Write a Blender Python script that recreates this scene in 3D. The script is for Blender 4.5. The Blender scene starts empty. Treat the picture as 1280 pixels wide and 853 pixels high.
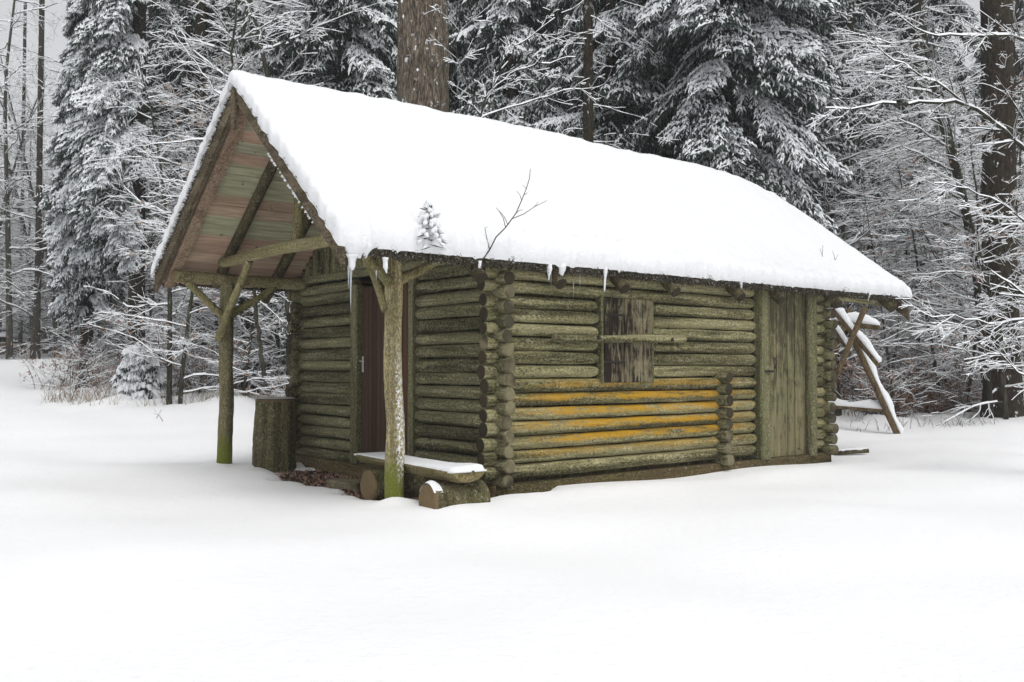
import bpy, math, random
import numpy as np
from mathutils import Vector, Matrix

random.seed(7)
RNG = np.random.default_rng(7)
SC = bpy.context.scene
COL = SC.collection
F = 1180.0            # focal length in photo pixels (1280 wide)
HZ = 460.0            # horizon row
EYE = 1.19
HAZE = .002
CX, CY = -0.134, 8.8  # near corner of the cabin
ANG = math.radians(38.95)
UX, UY = math.cos(ANG), math.sin(ANG)
VX, VY = -UY, UX

def l2w(x, y, z=0.0):           # cabin local -> world
    return (CX + x*UX + y*VX, CY + x*UY + y*VY, z)
def w2l(X, Y):
    dx, dy = X-CX, Y-CY
    return dx*UX+dy*UY, dx*VX+dy*VY
def pix(px, py, d):
    return ((px-640)/F*d, d, EYE + (HZ-py)/F*d)
def sstep(a, b, x):
    t = np.clip((x-a)/(b-a), 0, 1)
    return t*t*(3-2*t)

# ------------------------------------------------------------------ ground
def ground0(x, y):
    x = np.asarray(x, float); y = np.asarray(y, float)
    ratio = x/np.maximum(y, 1.0)
    wl = 1-sstep(-.30, -.02, ratio)
    rl = np.maximum(y-11.8, 0); rr = np.maximum(y-13.0, 0)
    rl = np.where(rl < 3, rl*rl/6, rl-1.5); rr = np.where(rr < 4, rr*rr/8, rr-2)
    z = wl*(.04*rl+.35*(1-np.exp(-rl/4))) + (1-wl)*.045*rr
    z = np.where(y > 70, z-(y-70)*0.03*(z > 0), z)
    z = z + .035*np.sin(x*.9+.6*y+1.0)*sstep(2, 8, y) + .02*np.sin(1.7*x-1.1*y)+.012*np.sin(3.1*x+2.3*y+.7)
    return z
def ground(x, y):
    z = ground0(x, y)
    lx, ly = w2l(np.asarray(x, float), np.asarray(y, float))
    # keep level around the cabin
    dx = np.maximum(np.maximum(-1.6-lx, lx-6.2), 0); dy = np.maximum(np.maximum(-.6-ly, ly-4.6), 0)
    near = 1-sstep(0.0, 2.2, np.hypot(dx, dy))
    z = z*(1-near) + .012*near
    # low drift along the side wall and round the bench end
    z = z + .035*np.exp(-((ly+.55)/.3)**2)*sstep(-1.2, -.3, lx)*(1-sstep(5.4, 6.4, lx))
    z = z + .05*np.exp(-((lx+.95)/.3)**2-((ly+.55)/.45)**2)
    z = z + .05*np.exp(-(((lx+1.05)/.13)**2+((ly-.12)/.14)**2)) + .03*np.exp(-(((lx+1.1)/.16)**2+((ly-3.95)/.16)**2))
    # dry dip beneath the porch roof
    wob = .09*np.sin(4.1*ly+1.3)+.05*np.sin(9.7*ly)+.04*np.sin(15*ly+6*lx)
    q = -lx+wob
    m = (1-sstep(.72, 1.02, q))*sstep(-.42, -.12, ly+.06*np.sin(9*lx))*(1-sstep(3.15, 3.75, ly+wob))*sstep(-.6, -.3, q)
    z = z - .20*m
    inside = sstep(.08, .2, lx)*(1-sstep(5.4, 5.5, lx))*sstep(.08, .2, ly)*(1-sstep(3.8, 3.9, ly))
    return z - .2*inside

# ------------------------------------------------------------------ mesh builder
class MB:
    def __init__(s):
        s.v = []; s.n = 0; s.f = []     # s.f: (array of faces (k,m), mat, smooth)
    def add(s, verts, faces, mat=0, smooth=True):
        verts = np.asarray(verts, float).reshape(-1, 3)
        faces = np.asarray(faces, int)
        s.f.append((faces+s.n, mat, smooth)); s.v.append(verts); s.n += len(verts)
        return s
    def addm(s, verts, groups):
        verts = np.asarray(verts, float).reshape(-1, 3)
        for faces, mat, smooth in groups:
            s.f.append((np.asarray(faces, int)+s.n, mat, smooth))
        s.v.append(verts); s.n += len(verts)
        return s
    def build(s, name, mats, parent=None):
        me = bpy.data.meshes.new(name)
        V = np.concatenate(s.v)
        me.vertices.add(len(V)); me.vertices.foreach_set('co', V.ravel())
        idx = np.concatenate([f.ravel() for f, _, _ in s.f])
        tot = np.concatenate([np.full(len(f), f.shape[1]) for f, _, _ in s.f])
        mi = np.concatenate([np.full(len(f), m) for f, m, _ in s.f])
        sm = np.concatenate([np.full(len(f), q) for f, _, q in s.f])
        me.loops.add(len(idx)); me.loops.foreach_set('vertex_index', idx)
        me.polygons.add(len(tot))
        st = np.concatenate([[0], np.cumsum(tot)[:-1]])
        me.polygons.foreach_set('loop_start', st)
        me.polygons.foreach_set('material_index', mi)
        me.polygons.foreach_set('use_smooth', sm.astype(bool))
        for m in (mats if isinstance(mats, (list, tuple)) else [mats]): me.materials.append(m)
        me.update(calc_edges=True); me.validate()
        o = bpy.data.objects.new(name, me); COL.objects.link(o)
        if parent: o.parent = parent
        return o

def tag(o, label=None, cat=None, group=None, kind=None):
    if label: o['label'] = label
    if cat: o['category'] = cat
    if group: o['group'] = group
    if kind: o['kind'] = kind
    return o
def empty(name, loc, rz=0, label=None, cat=None, group=None, sc=1):
    o = bpy.data.objects.new(name, None); COL.objects.link(o)
    o.empty_display_size = .2
    o.location = loc; o.rotation_euler = (0, 0, rz); o.scale = (sc, sc, sc)
    return tag(o, label, cat, group)
def copy_tree(o, parent=None):
    c = o.copy(); COL.objects.link(c); c.parent = parent
    for ch in list(o.children): copy_tree(ch, c)
    return c

def frame(d):
    d = d/np.linalg.norm(d)
    a = np.array([0, 0, 1.0]) if abs(d[2]) < .9 else np.array([1.0, 0, 0])
    s = np.cross(d, a); s /= np.linalg.norm(s)
    return d, s, np.cross(s, d)

def tube(mb, pts, rad, sides=10, jit=.0, mat=0, capmat=None, seed=0, step=None, smooth=True, squash=1.0, endvar=0):
    """irregular tube through pts with radii rad, caps on both ends"""
    pts = np.asarray(pts, float); rad = np.asarray(rad, float)
    if step:
        seg = np.linalg.norm(np.diff(pts, axis=0), axis=1); L = np.concatenate([[0], np.cumsum(seg)])
        n = max(2, int(L[-1]/step)+1); t = np.linspace(0, L[-1], n)
        pts = np.stack([np.interp(t, L, pts[:, k]) for k in range(3)], 1); rad = np.interp(t, L, rad)
    n = len(pts); rg = np.random.default_rng(abs(int(seed)))
    tan = np.gradient(pts, axis=0)
    _, s0, _ = frame(pts[-1]-pts[0] if np.linalg.norm(pts[-1]-pts[0]) > 1e-6 else tan[0])
    V = np.zeros((n, sides, 3)); ph = rg.uniform(0, 6.28, (6, 2)); am = rg.normal(0, 1, 6)
    L = np.concatenate([[0], np.cumsum(np.linalg.norm(np.diff(pts, axis=0), axis=1))])
    th = np.arange(sides)/sides*2*np.pi
    for i in range(n):
        d = tan[i]/np.linalg.norm(tan[i]); s = s0-d*np.dot(s0, d); s /= np.linalg.norm(s); u = np.cross(s, d)
        r = np.ones(sides)*rad[i]
        if jit:
            w = np.zeros(sides)
            for k in range(6):
                w += am[k]*np.sin((k % 3+1)*th+ph[k, 0]+L[i]*(1.0+k*1.7)+ph[k, 1])
            r = r*(1+jit*(w*.35+rg.normal(0, .18, sides)))
        V[i] = pts[i]+(np.cos(th)*r)[:, None]*s+(np.sin(th)*r*squash)[:, None]*u
    idx = np.arange(n*sides).reshape(n, sides)
    a = idx[:-1]; b = np.roll(a, -1, 1); c = idx[1:]; e = np.roll(c, -1, 1)
    q = np.stack([a, b, e, c], -1).reshape(-1, 4)
    cm = mat if capmat is None else capmat
    # caps: inner ring + centre
    verts = [V.reshape(-1, 3)]; base = n*sides; tris = []; quads = []
    for end, ring, sg in ((0, idx[0], -1), (n-1, idx[-1], 1)):
        dirn = tan[end]/np.linalg.norm(tan[end])*sg
        c0 = pts[end]
        inner = c0+(V[end]-c0)*.86+dirn*rad[end]*.12
        cen = c0+dirn*rad[end]*(.13+rg.uniform(-.04, .04))
        verts += [inner, cen[None]]
        ii = base+np.arange(sides); cc = base+sides; base += sides+1
        nx = np.roll(ring, -1); ni = np.roll(ii, -1)
        if sg > 0:
            quads.append(np.stack([ring, nx, ni, ii], -1)); tris.append(np.stack([ii, ni, np.full(sides, cc)], -1))
        else:
            quads.append(np.stack([nx, ring, ii, ni], -1)); tris.append(np.stack([ni, ii, np.full(sides, cc)], -1))
    mb.addm(np.concatenate(verts), [(q[:, ::-1], mat, smooth), (np.concatenate(quads)[:, ::-1], cm, False), (np.concatenate(tris)[:, ::-1], cm, False)])
    return mb

def box(mb, lo, hi, mat=0, M=None, bev=.006, jit=0, seed=0):
    """box with chamfered edges built from 24 verts"""
    lo = np.array(lo, float); hi = np.array(hi, float)
    b = min(bev, .3*min(hi-lo)); bm = []
    vs = []; key = {}
    for ix in (0, 1):
        for iy in (0, 1):
            for iz in (0, 1):
                for ax in range(3):
                    p = [hi[k] if (ix, iy, iz)[k] else lo[k] for k in range(3)]
                    for k in range(3):
                        if k != ax: p[k] += -b if (ix, iy, iz)[k] else b
                    key[(ix, iy, iz, ax)] = len(vs); vs.append(p)
    vs = np.array(vs)
    if jit: vs = vs+np.random.default_rng(seed).normal(0, jit, vs.shape)
    cen = vs.mean(0); F_ = []
    for ax in range(3):
        o = [k for k in range(3) if k != ax]
        for s in (0, 1):
            q = []
            for a, c in ((0, 0), (1, 0), (1, 1), (0, 1)):
                t = [0, 0, 0]; t[ax] = s; t[o[0]] = a; t[o[1]] = c
                q.append(key[(*t, ax)])
            F_.append(q)
    for ax in range(3):            # edges along ax
        o = [k for k in range(3) if k != ax]
        for a in (0, 1):
            for c in (0, 1):
                t0 = [0, 0, 0]; t0[o[0]] = a; t0[o[1]] = c; t1 = list(t0); t1[ax] = 1
                F_.append([key[(*t0, o[0])], key[(*t1, o[0])], key[(*t1, o[1])], key[(*t0, o[1])]])
    T = []
    for ix in (0, 1):
        for iy in (0, 1):
            for iz in (0, 1):
                T.append([key[(ix, iy, iz, k)] for k in range(3)])
    def fix(fs):
        out = []
        for f in fs:
            p = vs[f]; nrm = np.cross(p[1]-p[0], p[2]-p[0])
            out.append(f if np.dot(nrm, p.mean(0)-cen) > 0 else f[::-1])
        return out
    F_ = fix(F_); T = fix(T)
    if M is not None:
        vs = (np.c_[vs, np.ones(len(vs))] @ np.array(M).T)[:, :3]
    mb.addm(vs, [(F_, mat, False), (T, mat, False)])
    return mb

# ------------------------------------------------------------------ materials
def mat(name, base=(.5, .5, .5), rough=.85):
    m = bpy.data.materials.new(name); m.use_nodes = True
    nt = m.node_tree; b = nt.nodes['Principled BSDF']
    b.inputs['Base Color'].default_value = (*base, 1); b.inputs['Roughness'].default_value = rough
    b.inputs['Specular IOR Level'].default_value = .2
    return m, nt, b
class N:
    def __init__(s, nt): s.nt = nt; s.tc = nt.nodes.new('ShaderNodeTexCoord')
    def new(s, t, **kw):
        n = s.nt.nodes.new(t)
        for k, v in kw.items(): setattr(n, k, v)
        return n
    def link(s, a, b): s.nt.links.new(a, b)
    def coord(s, scale=(1, 1, 1), kind='Object', rot=(0, 0, 0)):
        mp = s.new('ShaderNodeMapping'); mp.inputs['Scale'].default_value = scale; mp.inputs['Rotation'].default_value = rot
        s.link(s.tc.outputs[kind], mp.inputs['Vector']); return mp.outputs['Vector']
    def noise(s, scale, vec=None, detail=5, rough=.6, dist=0):
        n = s.new('ShaderNodeTexNoise'); n.inputs['Scale'].default_value = scale
        n.inputs['Detail'].default_value = detail; n.inputs['Roughness'].default_value = rough; n.inputs['Distortion'].default_value = dist
        s.link(vec if vec is not None else s.tc.outputs['Object'], n.inputs['Vector']); return n.outputs['Fac']
    def ramp(s, fac, stops, interp='LINEAR'):
        r = s.new('ShaderNodeValToRGB'); r.color_ramp.interpolation = interp
        el = r.color_ramp.elements
        while len(el) < len(stops): el.new(.5)
        for e, (p, c) in zip(el, stops):
            e.position = p; e.color = (*c, 1) if isinstance(c, tuple) else (c, c, c, 1)
        s.link(fac, r.inputs['Fac']); return r.outputs['Color']
    def mix(s, fac, a, b, mode='MIX'):
        n = s.new('ShaderNodeMix', data_type='RGBA', blend_type=mode)
        for sock, v in ((n.inputs['Factor'], fac), (n.inputs['A'], a), (n.inputs['B'], b)):
            if isinstance(v, (int, float)): sock.default_value = v
            elif isinstance(v, tuple): sock.default_value = (*v, 1)
            else: s.link(v, sock)
        return n.outputs['Result']
    def math(s, op, a, b=0.0, clamp=False):
        n = s.new('ShaderNodeMath', operation=op, use_clamp=clamp)
        for sock, v in ((n.inputs[0], a), (n.inputs[1], b)):
            if isinstance(v, (int, float)): sock.default_value = v
            else: s.link(v, sock)
        return n.outputs[0]
    def sep(s, vec=None):
        n = s.new('ShaderNodeSeparateXYZ'); s.link(vec if vec is not None else s.tc.outputs['Object'], n.inputs[0]); return n.outputs
    def maprange(s, v, a, b, c=0.0, d=1.0):
        n = s.new('ShaderNodeMapRange'); n.inputs['From Min'].default_value = a; n.inputs['From Max'].default_value = b
        n.inputs['To Min'].default_value = c; n.inputs['To Max'].default_value = d; n.interpolation_type = 'SMOOTHSTEP'
        s.link(v, n.inputs['Value']); return n.outputs['Result']
    def bump(s, b, h, strength=.5, dist=.01):
        n = s.new('ShaderNodeBump'); n.inputs['Strength'].default_value = strength; n.inputs['Distance'].default_value = dist
        s.link(h, n.inputs['Height']); s.link(n.outputs['Normal'], b.inputs['Normal'])

def mat_log(name, axis, dark, mid, light, green, gz=None, yellow=False, crack=1.0, mossbase=False, frost=False):
    """weathered wood with grain stretched along axis (0,1,2), green algae, cracks, specks"""
    m, nt, b = mat(name, rough=.9); n = N(nt)
    sc = [30, 30, 30]; sc[axis] = 2.2; g = n.noise(1.0, n.coord(tuple(sc)), 6, .65, .3)
    big = n.noise(2.2, None, 4, .6)
    col = n.ramp(g, [(.30, dark), (.47, mid), (.68, light)])
    gm = n.ramp(big, [(.42, 0.0), (.62, 1.0)])
    gm2 = n.math('MULTIPLY', gm, .5)
    col = n.mix(gm2, col, n.mix(g, tuple(c*.6 for c in green), tuple(min(1, c*1.8) for c in green)))
    ms_ = [60]*3; ms_[axis] = 34; mo = n.noise(1.0, n.coord(tuple(ms_)), 6, .8, .3)
    col = n.mix(n.math('MULTIPLY', n.ramp(mo, [(.44, 1.0), (.55, 0.0)]), .95), col, tuple(c*.8 for c in dark))
    pv = [7.6]*3; pv[axis] = .35; vv = n.noise(1.0, n.coord(tuple(pv)), 1, .4)
    col = n.mix(n.ramp(vv, [(.40, .0), (.60, .42)]), col, n.mix(.6, col, light))
    col = n.mix(n.ramp(vv, [(.36, .45), (.48, .0)]), col, tuple(c*1.1 for c in dark))
    sp = n.noise(34, None, 4, .7); lich = n.ramp(sp, [(.57, 0.0), (.64, 1.0)])
    lich = n.math('MULTIPLY', lich, n.ramp(n.noise(3.3, None, 3), [(.35, .1), (.65, .6)]))
    col = n.mix(lich, col, (.40, .41, .33))
    sc2 = [95, 95, 95]; sc2[axis] = 3.5; ck = n.noise(1.0, n.coord(tuple(sc2)), 3, .6, .4)
    cm = n.ramp(ck, [(.30, 1.0), (.37, 0.0)])
    col = n.mix(n.math('MULTIPLY', cm, .75*crack), col, (.018, .015, .01))
    kn = n.noise(12, None, 2, .5); km = n.ramp(kn, [(.70, 0.0), (.75, 1.0)])
    col = n.mix(n.math('MULTIPLY', km, .8), col, (.03, .025, .018))
    if yellow:     # orange crust lichen on the lower logs of the side wall
        xyz = n.sep(); z = xyz[2]; x = xyz[0]
        band = n.math('MULTIPLY', n.maprange(z, .22, .55), n.maprange(z, .85, 1.2, 1.0, 0.0))
        bx = n.math('MULTIPLY', n.maprange(x, -.2, .9), n.maprange(x, 2.8, 4.0, 1.0, 0.1))
        up = n.new('ShaderNodeNewGeometry'); ns = n.new('ShaderNodeSeparateXYZ'); n.link(up.outputs['Normal'], ns.inputs[0])
        upm = n.maprange(n.math('ADD', ns.outputs[2], n.math('MULTIPLY', n.noise(9, None, 5, .7), 1.3)), .18, .85)
        nn = n.ramp(n.noise(1.0, n.coord((2.2, 5, 14)), 6, .7), [(.37, 0.0), (.54, 1.0)])
        ym = n.math('MULTIPLY', n.math('MULTIPLY', band, bx), n.math('MULTIPLY', upm, nn))
        yc = n.mix(n.noise(25), (.34, .16, .008), (.62, .37, .02))
        col = n.mix(n.math('MULTIPLY', ym, .92), col, yc)
    if mossbase:
        z = n.sep()[2]; zz = n.math('ADD', z, n.math('MULTIPLY', n.noise(7), -.35))
        mm = n.maprange(zz, .02, .30, 1.0, 0.0)
        col = n.mix(n.math('MULTIPLY', mm, .9), col, n.mix(n.noise(60), (.06, .08, .008), (.22, .24, .03)))
    if frost:
        x = n.sep(); fr = n.ramp(n.noise(38, None, 5, .75), [(.50, 0.0), (.56, 1.0)])
        geo = n.new('ShaderNodeNewGeometry'); ns = n.new('ShaderNodeSeparateXYZ'); n.link(geo.outputs['Normal'], ns.inputs[0])
        side = n.maprange(ns.outputs[0], .15, .55); zc = n.maprange(x[2], 1.5, .9)
        zc2 = n.maprange(x[2], .12, .35)
        fm = n.math('MULTIPLY', n.math('MULTIPLY', fr, side), n.math('MULTIPLY', zc, zc2))
        col = n.mix(fm, col, (.82, .84, .86))
    n.link(col, b.inputs['Base Color'])
    h = n.math('ADD', n.math('MULTIPLY', n.math('ADD', g, mo), .8), n.math('MULTIPLY', cm, -.6)); h = n.math('ADD', h, n.math('MULTIPLY', sp, .5))
    n.bump(b, h, 1.0, .014)
    return m

LOGC = dict(dark=(.03, .026, .014), mid=(.175, .158, .078), light=(.44, .41, .235), green=(.105, .112, .042))
M = {}
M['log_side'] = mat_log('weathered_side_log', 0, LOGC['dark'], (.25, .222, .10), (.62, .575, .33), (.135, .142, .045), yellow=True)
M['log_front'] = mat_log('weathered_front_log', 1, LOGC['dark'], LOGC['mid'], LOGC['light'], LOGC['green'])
M['sill'] = mat_log('sill_wood', 0, (.028, .02, .009), (.10, .068, .03), (.18, .13, .06), (.08, .09, .02))
M['sill_front'] = mat_log('sill_front_wood', 1, (.05, .034, .016), (.16, .115, .055), (.27, .20, .10), (.12, .12, .04))
M['post'] = mat_log('peeled_post', 2, (.13, .108, .055), (.46, .385, .20), (.68, .60, .35), (.22, .21, .10), crack=.5, mossbase=True, frost=True)
M['post_dark'] = mat_log('grey_green_post', 2, (.07, .06, .03), (.19, .165, .085), (.32, .29, .16), (.13, .14, .04), crack=.6, mossbase=True)
M['pole'] = mat_log('pale_pole', 1, (.12, .10, .045), (.30, .26, .13), (.44, .39, .22), (.2, .2, .07), crack=.6)
M['brace'] = mat_log('brace_wood', 2, (.10, .085, .035), (.27, .235, .11), (.42, .37, .2), (.18, .19, .05), crack=.5)
M['dark_pole'] = mat_log('dark_rafter', 2, (.03, .024, .013), (.09, .07, .035), (.17, .14, .075), (.06, .06, .02))
M['barge'] = mat_log('barge_board', 1, (.05, .037, .02), (.15, .115, .07), (.27, .21, .14), (.12, .10, .05))
M['shed_pole'] = mat_log('trestle_pole', 2, (.05, .033, .016), (.15, .10, .05), (.27, .19, .10), (.12, .09, .04))
M['bench'] = mat_log('bench_wood', 1, (.09, .07, .03), (.22, .18, .08), (.36, .30, .15), (.15, .16, .03))
M['stumpbark'] = mat_log('chopping_block_wood', 2, (.04, .03, .015), (.14, .115, .055), (.26, .23, .12), (.11, .12, .04))
M['doorpost'] = mat_log('door_post_wood', 2, (.07, .065, .03), (.18, .17, .085), (.31, .29, .17), (.13, .14, .045), crack=.4)

def mat_end(name, outer, inner, hole=.5):
    m, nt, b = mat(name, rough=.95); n = N(nt)
    g = n.noise(26, None, 5, .7, .5)
    col = n.mix(g, inner, outer)
    big = n.ramp(n.noise(3.1, None, 2), [(.42, 0.0), (.58, 1.0)])
    col = n.mix(n.math('MULTIPLY', big, hole), col, (.025, .02, .014))
    n.link(col, b.inputs['Base Color']); n.bump(b, g, .8, .006)
    return m
M['end'] = mat_end('log_end_grain', (.28, .25, .15), (.10, .085, .05), .8)
M['end_dark'] = mat_end('rotten_log_end', (.075, .06, .035), (.02, .016, .01), .6)
M['end_warm'] = mat_end('sawn_end_grain', (.24, .17, .09), (.10, .07, .035), .25)

def mat_planks(name, axis, cols, scale, across, width, off=0.0, stain=0.0, crack=.7, green=.6):
    """boards: colour per board from floor(across/width)"""
    m, nt, b = mat(name, rough=.85); n = N(nt); xyz = n.sep()
    idx = n.math('FLOOR', n.math('DIVIDE', n.math('ADD', xyz[across], off), width))
    wn = n.new('ShaderNodeTexWhiteNoise', noise_dimensions='1D'); n.link(idx, wn.inputs['W'])
    base = n.ramp(wn.outputs['Value'], [(i/(len(cols)), c) for i, c in enumerate(cols)], 'CONSTANT')
    sc = [28, 28, 28]; sc[axis] = 1.8; g = n.noise(1.0, n.coord(tuple(sc)), 6, .7, .2)
    col = n.mix(n.ramp(g, [(.3, .6), (.62, 0.0)]), base, (.05, .04, .025))
    gr = n.ramp(n.noise(1.6, None, 4, .6), [(.45, 0.0), (.62, green)])
    col = n.mix(gr, col, (.17, .18, .09))
    if stain:
        sx = [19, 19, 19]; sx[axis] = 3.0; st = n.noise(1.0, n.coord(tuple(sx)), 6, .75, .8); st = n.math('ADD', n.math('MULTIPLY', st, .7), n.math('MULTIPLY', n.noise(5.5, None, 3, .6), .3))
        if stain > .9: st = n.math('ADD', st, n.maprange(xyz[0], 1.5, 1.85, .04, -.03))
        else: st = n.math('ADD', st, n.maprange(xyz[2], .4, 2.0, -.05, .045))
        col = n.mix(n.math('MULTIPLY', n.ramp(st, [(.46, 0.0), (.51, .6), (.56, 1.0)]), stain), col, (.016, .010, .007))
    kn = n.ramp(n.noise(9, None, 2), [(.69, 0.0), (.73, .8)])
    col = n.mix(kn, col, (.03, .02, .012))
    n.link(col, b.inputs['Base Color']); n.bump(b, g, .7, .006)
    return m
M['ceil'] = mat_planks('roof_underside_boards', 0, [(.50, .34, .25), (.44, .43, .29), (.46, .31, .23), (.52, .38, .28), (.40, .39, .27)], 1, 1, .125, green=.18)
M['olddoor'] = mat_planks('old_plank_door', 2, [(.19, .175, .09), (.23, .21, .11), (.13, .105, .055), (.21, .19, .10)], 1, 0, .16, stain=.7, green=.4)
M['shutter'] = mat_planks('window_shutter_boards', 2, [(.17, .14, .085), (.25, .215, .135), (.20, .17, .105)], 1, 0, .13, stain=1.0, green=.2)
M['browndoor'] = mat_planks('brown_plank_door', 2, [(.050, .027, .018), (.066, .036, .024), (.040, .022, .015), (.058, .031, .021), (.10, .048, .027)], 1, 1, .09, green=.0)
M['gable'] = mat_log('gable_boards', 2, LOGC['dark'], LOGC['mid'], LOGC['light'], LOGC['green'])
M['pinkboard'] = mat_log('pinkish_rafter_board', 1, (.14, .09, .06), (.36, .24, .16), (.48, .35, .25), (.30, .24, .15), crack=.5)

def mat_snow(name, col=(.81, .82, .835), grain=60, bs=.7, dist=.012):
    m, nt, b = mat(name, col, .55); n = N(nt)
    a = n.math('ADD', n.noise(grain, None, 4, .65), n.math('MULTIPLY', n.noise(grain*.42, None, 3, .6), 1.4)); c = n.noise(6, None, 3, .5)
    n.link(n.mix(n.noise(140, None, 2, .5), col, tuple(min(.97, x*1.03) for x in col)), b.inputs['Base Color'])
    n.bump(b, n.math('ADD', a, n.math('MULTIPLY', c, 1.5)), bs, dist)
    b.inputs['Specular IOR Level'].default_value = .25
    return m
M['snow'] = mat_snow('fresh_snow')
M['snow_ground'] = mat_snow('ground_snow', (.89, .895, .905), 38, .6, .008)
M['snow_tree'], _, _b = mat('tree_snow', (.87, .89, .91), .7)
M['metal'], _, _b = mat('door_handle_metal', (.45, .44, .42), .45); _b.inputs['Metallic'].default_value = .6
M['iron'], _, _b = mat('black_iron', (.02, .018, .016), .6)
M['ice'], _, _b = mat('icicle_ice', (.86, .9, .93), .12); _b.inputs['Transmission Weight'].default_value = .7; _b.inputs['IOR'].default_value = 1.31
M['twig'], _, _b = mat('twig_bark', (.06, .045, .035), .9)
M['twig_grey'], _, _b = mat('grey_twig_bark', (.085, .075, .062), .9)

def mat_bark(name, dark, mid, light, sc=6, snowpatch=0.0, green=.3):
    m, nt, b = mat(name, rough=.95); n = N(nt)
    v = n.new('ShaderNodeTexVoronoi', feature='DISTANCE_TO_EDGE'); v.inputs['Scale'].default_value = sc
    wv = n.coord((1.6, 1.6, .5)); wn = n.new('ShaderNodeTexNoise'); wn.inputs['Scale'].default_value = 3; n.link(wv, wn.inputs['Vector'])
    n.link(n.mix(.12, wv, wn.outputs['Color']), v.inputs['Vector'])
    st = n.noise(1.0, n.coord((38, 38, 5)), 5, .7, .8)
    e = n.math('ADD', n.math('MULTIPLY', n.ramp(v.outputs['Distance'], [(.0, 0.0), (.2, 1.0)]), .35), n.math('MULTIPLY', n.ramp(st, [(.40, 0.0), (.55, 1.0)]), .65))
    g = n.noise(22, n.coord((1, 1, .35)), 6, .7)
    col = n.mix(n.ramp(g, [(.35, 0.0), (.65, 1.0)]), mid, light)
    col = n.mix(e, dark, col)
    col = n.mix(n.ramp(n.noise(1.5), [(.45, 0.0), (.65, green)]), col, (.09, .10, .05))
    if snowpatch:
        s = n.ramp(n.noise(7, n.coord((1, 1, .7)), 5, .7), [(.66-.1*snowpatch, 0.0), (.69-.1*snowpatch, 1.0)])
        col = n.mix(s, col, (.85, .87, .9))
    n.link(col, b.inputs['Base Color']); n.bump(b, n.math('ADD', e, g), 1.0, .03)
    return m
M['bark_big'] = mat_bark('spruce_bark', (.035, .026, .018), (.19, .15, .112), (.33, .275, .21), 15, .45)
M['bark_dark'] = mat_bark('dark_spruce_bark', (.012, .009, .006), (.045, .031, .021), (.085, .06, .042), 17, .25)
M['bark_beech'] = mat_bark('beech_bark', (.03, .028, .02), (.07, .063, .045), (.12, .11, .085), 5, .3, .5)

def mat_needles():
    m, nt, b = mat('spruce_needles', (.03, .045, .03), .8); n = N(nt)
    col = n.ramp(n.noise(1.3, None, 4, .7), [(.35, (.020, .036, .029)), (.55, (.046, .074, .057)), (.7, (.075, .105, .080))])
    n.link(col, b.inputs['Base Color']); return m
M['needles'] = mat_needles()
def mat_moss():
    m, nt, b = mat('mossy_eave', (.05, .05, .03), .95); n = N(nt)
    a = n.noise(30, None, 6, .75); c = n.noise(48, None, 4, .7)
    col = n.ramp(a, [(.3, (.012, .01, .007)), (.5, (.06, .05, .032)), (.7, (.15, .12, .08))])
    col = n.mix(n.ramp(c, [(.57, 0.0), (.65, .8)]), col, (.62, .63, .62))
    n.link(col, b.inputs['Base Color']); n.bump(b, a, 1, .02); return m
M['moss'] = mat_moss()
def mat_litter():
    m, nt, b = mat('leaf_litter', (.07, .05, .035), .95); n = N(nt)
    a = n.noise(40, None, 6, .8)
    col = n.ramp(a, [(.3, (.012, .009, .006)), (.5, (.06, .043, .03)), (.66, (.14, .105, .075)), (.8, (.35, .32, .28))])
    n.link(col, b.inputs['Base Color']); n.bump(b, a, 1, .03); return m
M['litter'] = mat_litter()
def mat_leaf(name, a, c):
    m, nt, b = mat(name, a, .8); n = N(nt)
    n.link(n.mix(n.noise(5), a, c), b.inputs['Base Color']); return m
M['leaf'] = mat_leaf('dry_beech_leaf', (.22, .12, .08), (.40, .27, .20))
M['straw'] = mat_leaf('dry_grass', (.17, .135, .085), (.34, .29, .21))
def mat_stone():
    m, nt, b = mat('flat_stone', (.2, .17, .1), .9); n = N(nt)
    a = n.noise(9, None, 6, .7); n.link(n.ramp(a, [(.3, (.09, .075, .04)), (.7, (.28, .25, .16))]), b.inputs['Base Color']); n.bump(b, a, .6, .02); return m
M['stone'] = mat_stone()

# ------------------------------------------------------------------ terrain
def axis_coords(lo, hi, step, far, g=1.13):
    c = list(np.arange(lo, hi+step/2, step)); s = step; x = c[-1]
    while x < far: s *= g; x += s; c.append(x)
    s = step; x = c[0]; pre = []
    while x > -far: s *= g; x -= s; pre.append(x)
    return np.array(pre[::-1]+c)
xs = axis_coords(-5.5, 7.5, .055, 400); ys = axis_coords(3.0, 15.0, .055, 400)
X, Y = np.meshgrid(xs, ys); Z = ground(X, Y)
Z = Z + (.022*np.sin(.9*X+1.7*Y+1.5*np.sin(.5*Y))+.018*np.sin(1.4*X-.8*Y+2)+.010*np.sin(.5*X+2.6*Y+1.2*np.sin(.7*X))+.006*np.sin(1.3*X-4.3*Y+1.5*np.sin(.9*X+1)))*sstep(3.5, 6, Y)
rat = X/np.maximum(Y, 1); edge = sstep(17.0, 19.5, Y)*(1-sstep(40, 60, Y))*(1-.8*(rat < -.47))
Z = Z + edge*(.05*np.sin(2.9*X+1.3*Y)+.05*np.sin(1.9*X-3.1*Y+1)+.04*np.sin(5.3*X+2.0*Y)+.03*np.sin(8.1*X-5.0*Y))
idx = np.arange(X.size).reshape(X.shape)
q = np.stack([idx[:-1, :-1], idx[:-1, 1:], idx[1:, 1:], idx[1:, :-1]], -1).reshape(-1, 4)
tag(MB().add(np.stack([X, Y, Z], -1), q).build('ground', M['snow_ground']), 'smooth white snow covering the clearing', kind='structure')
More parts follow.
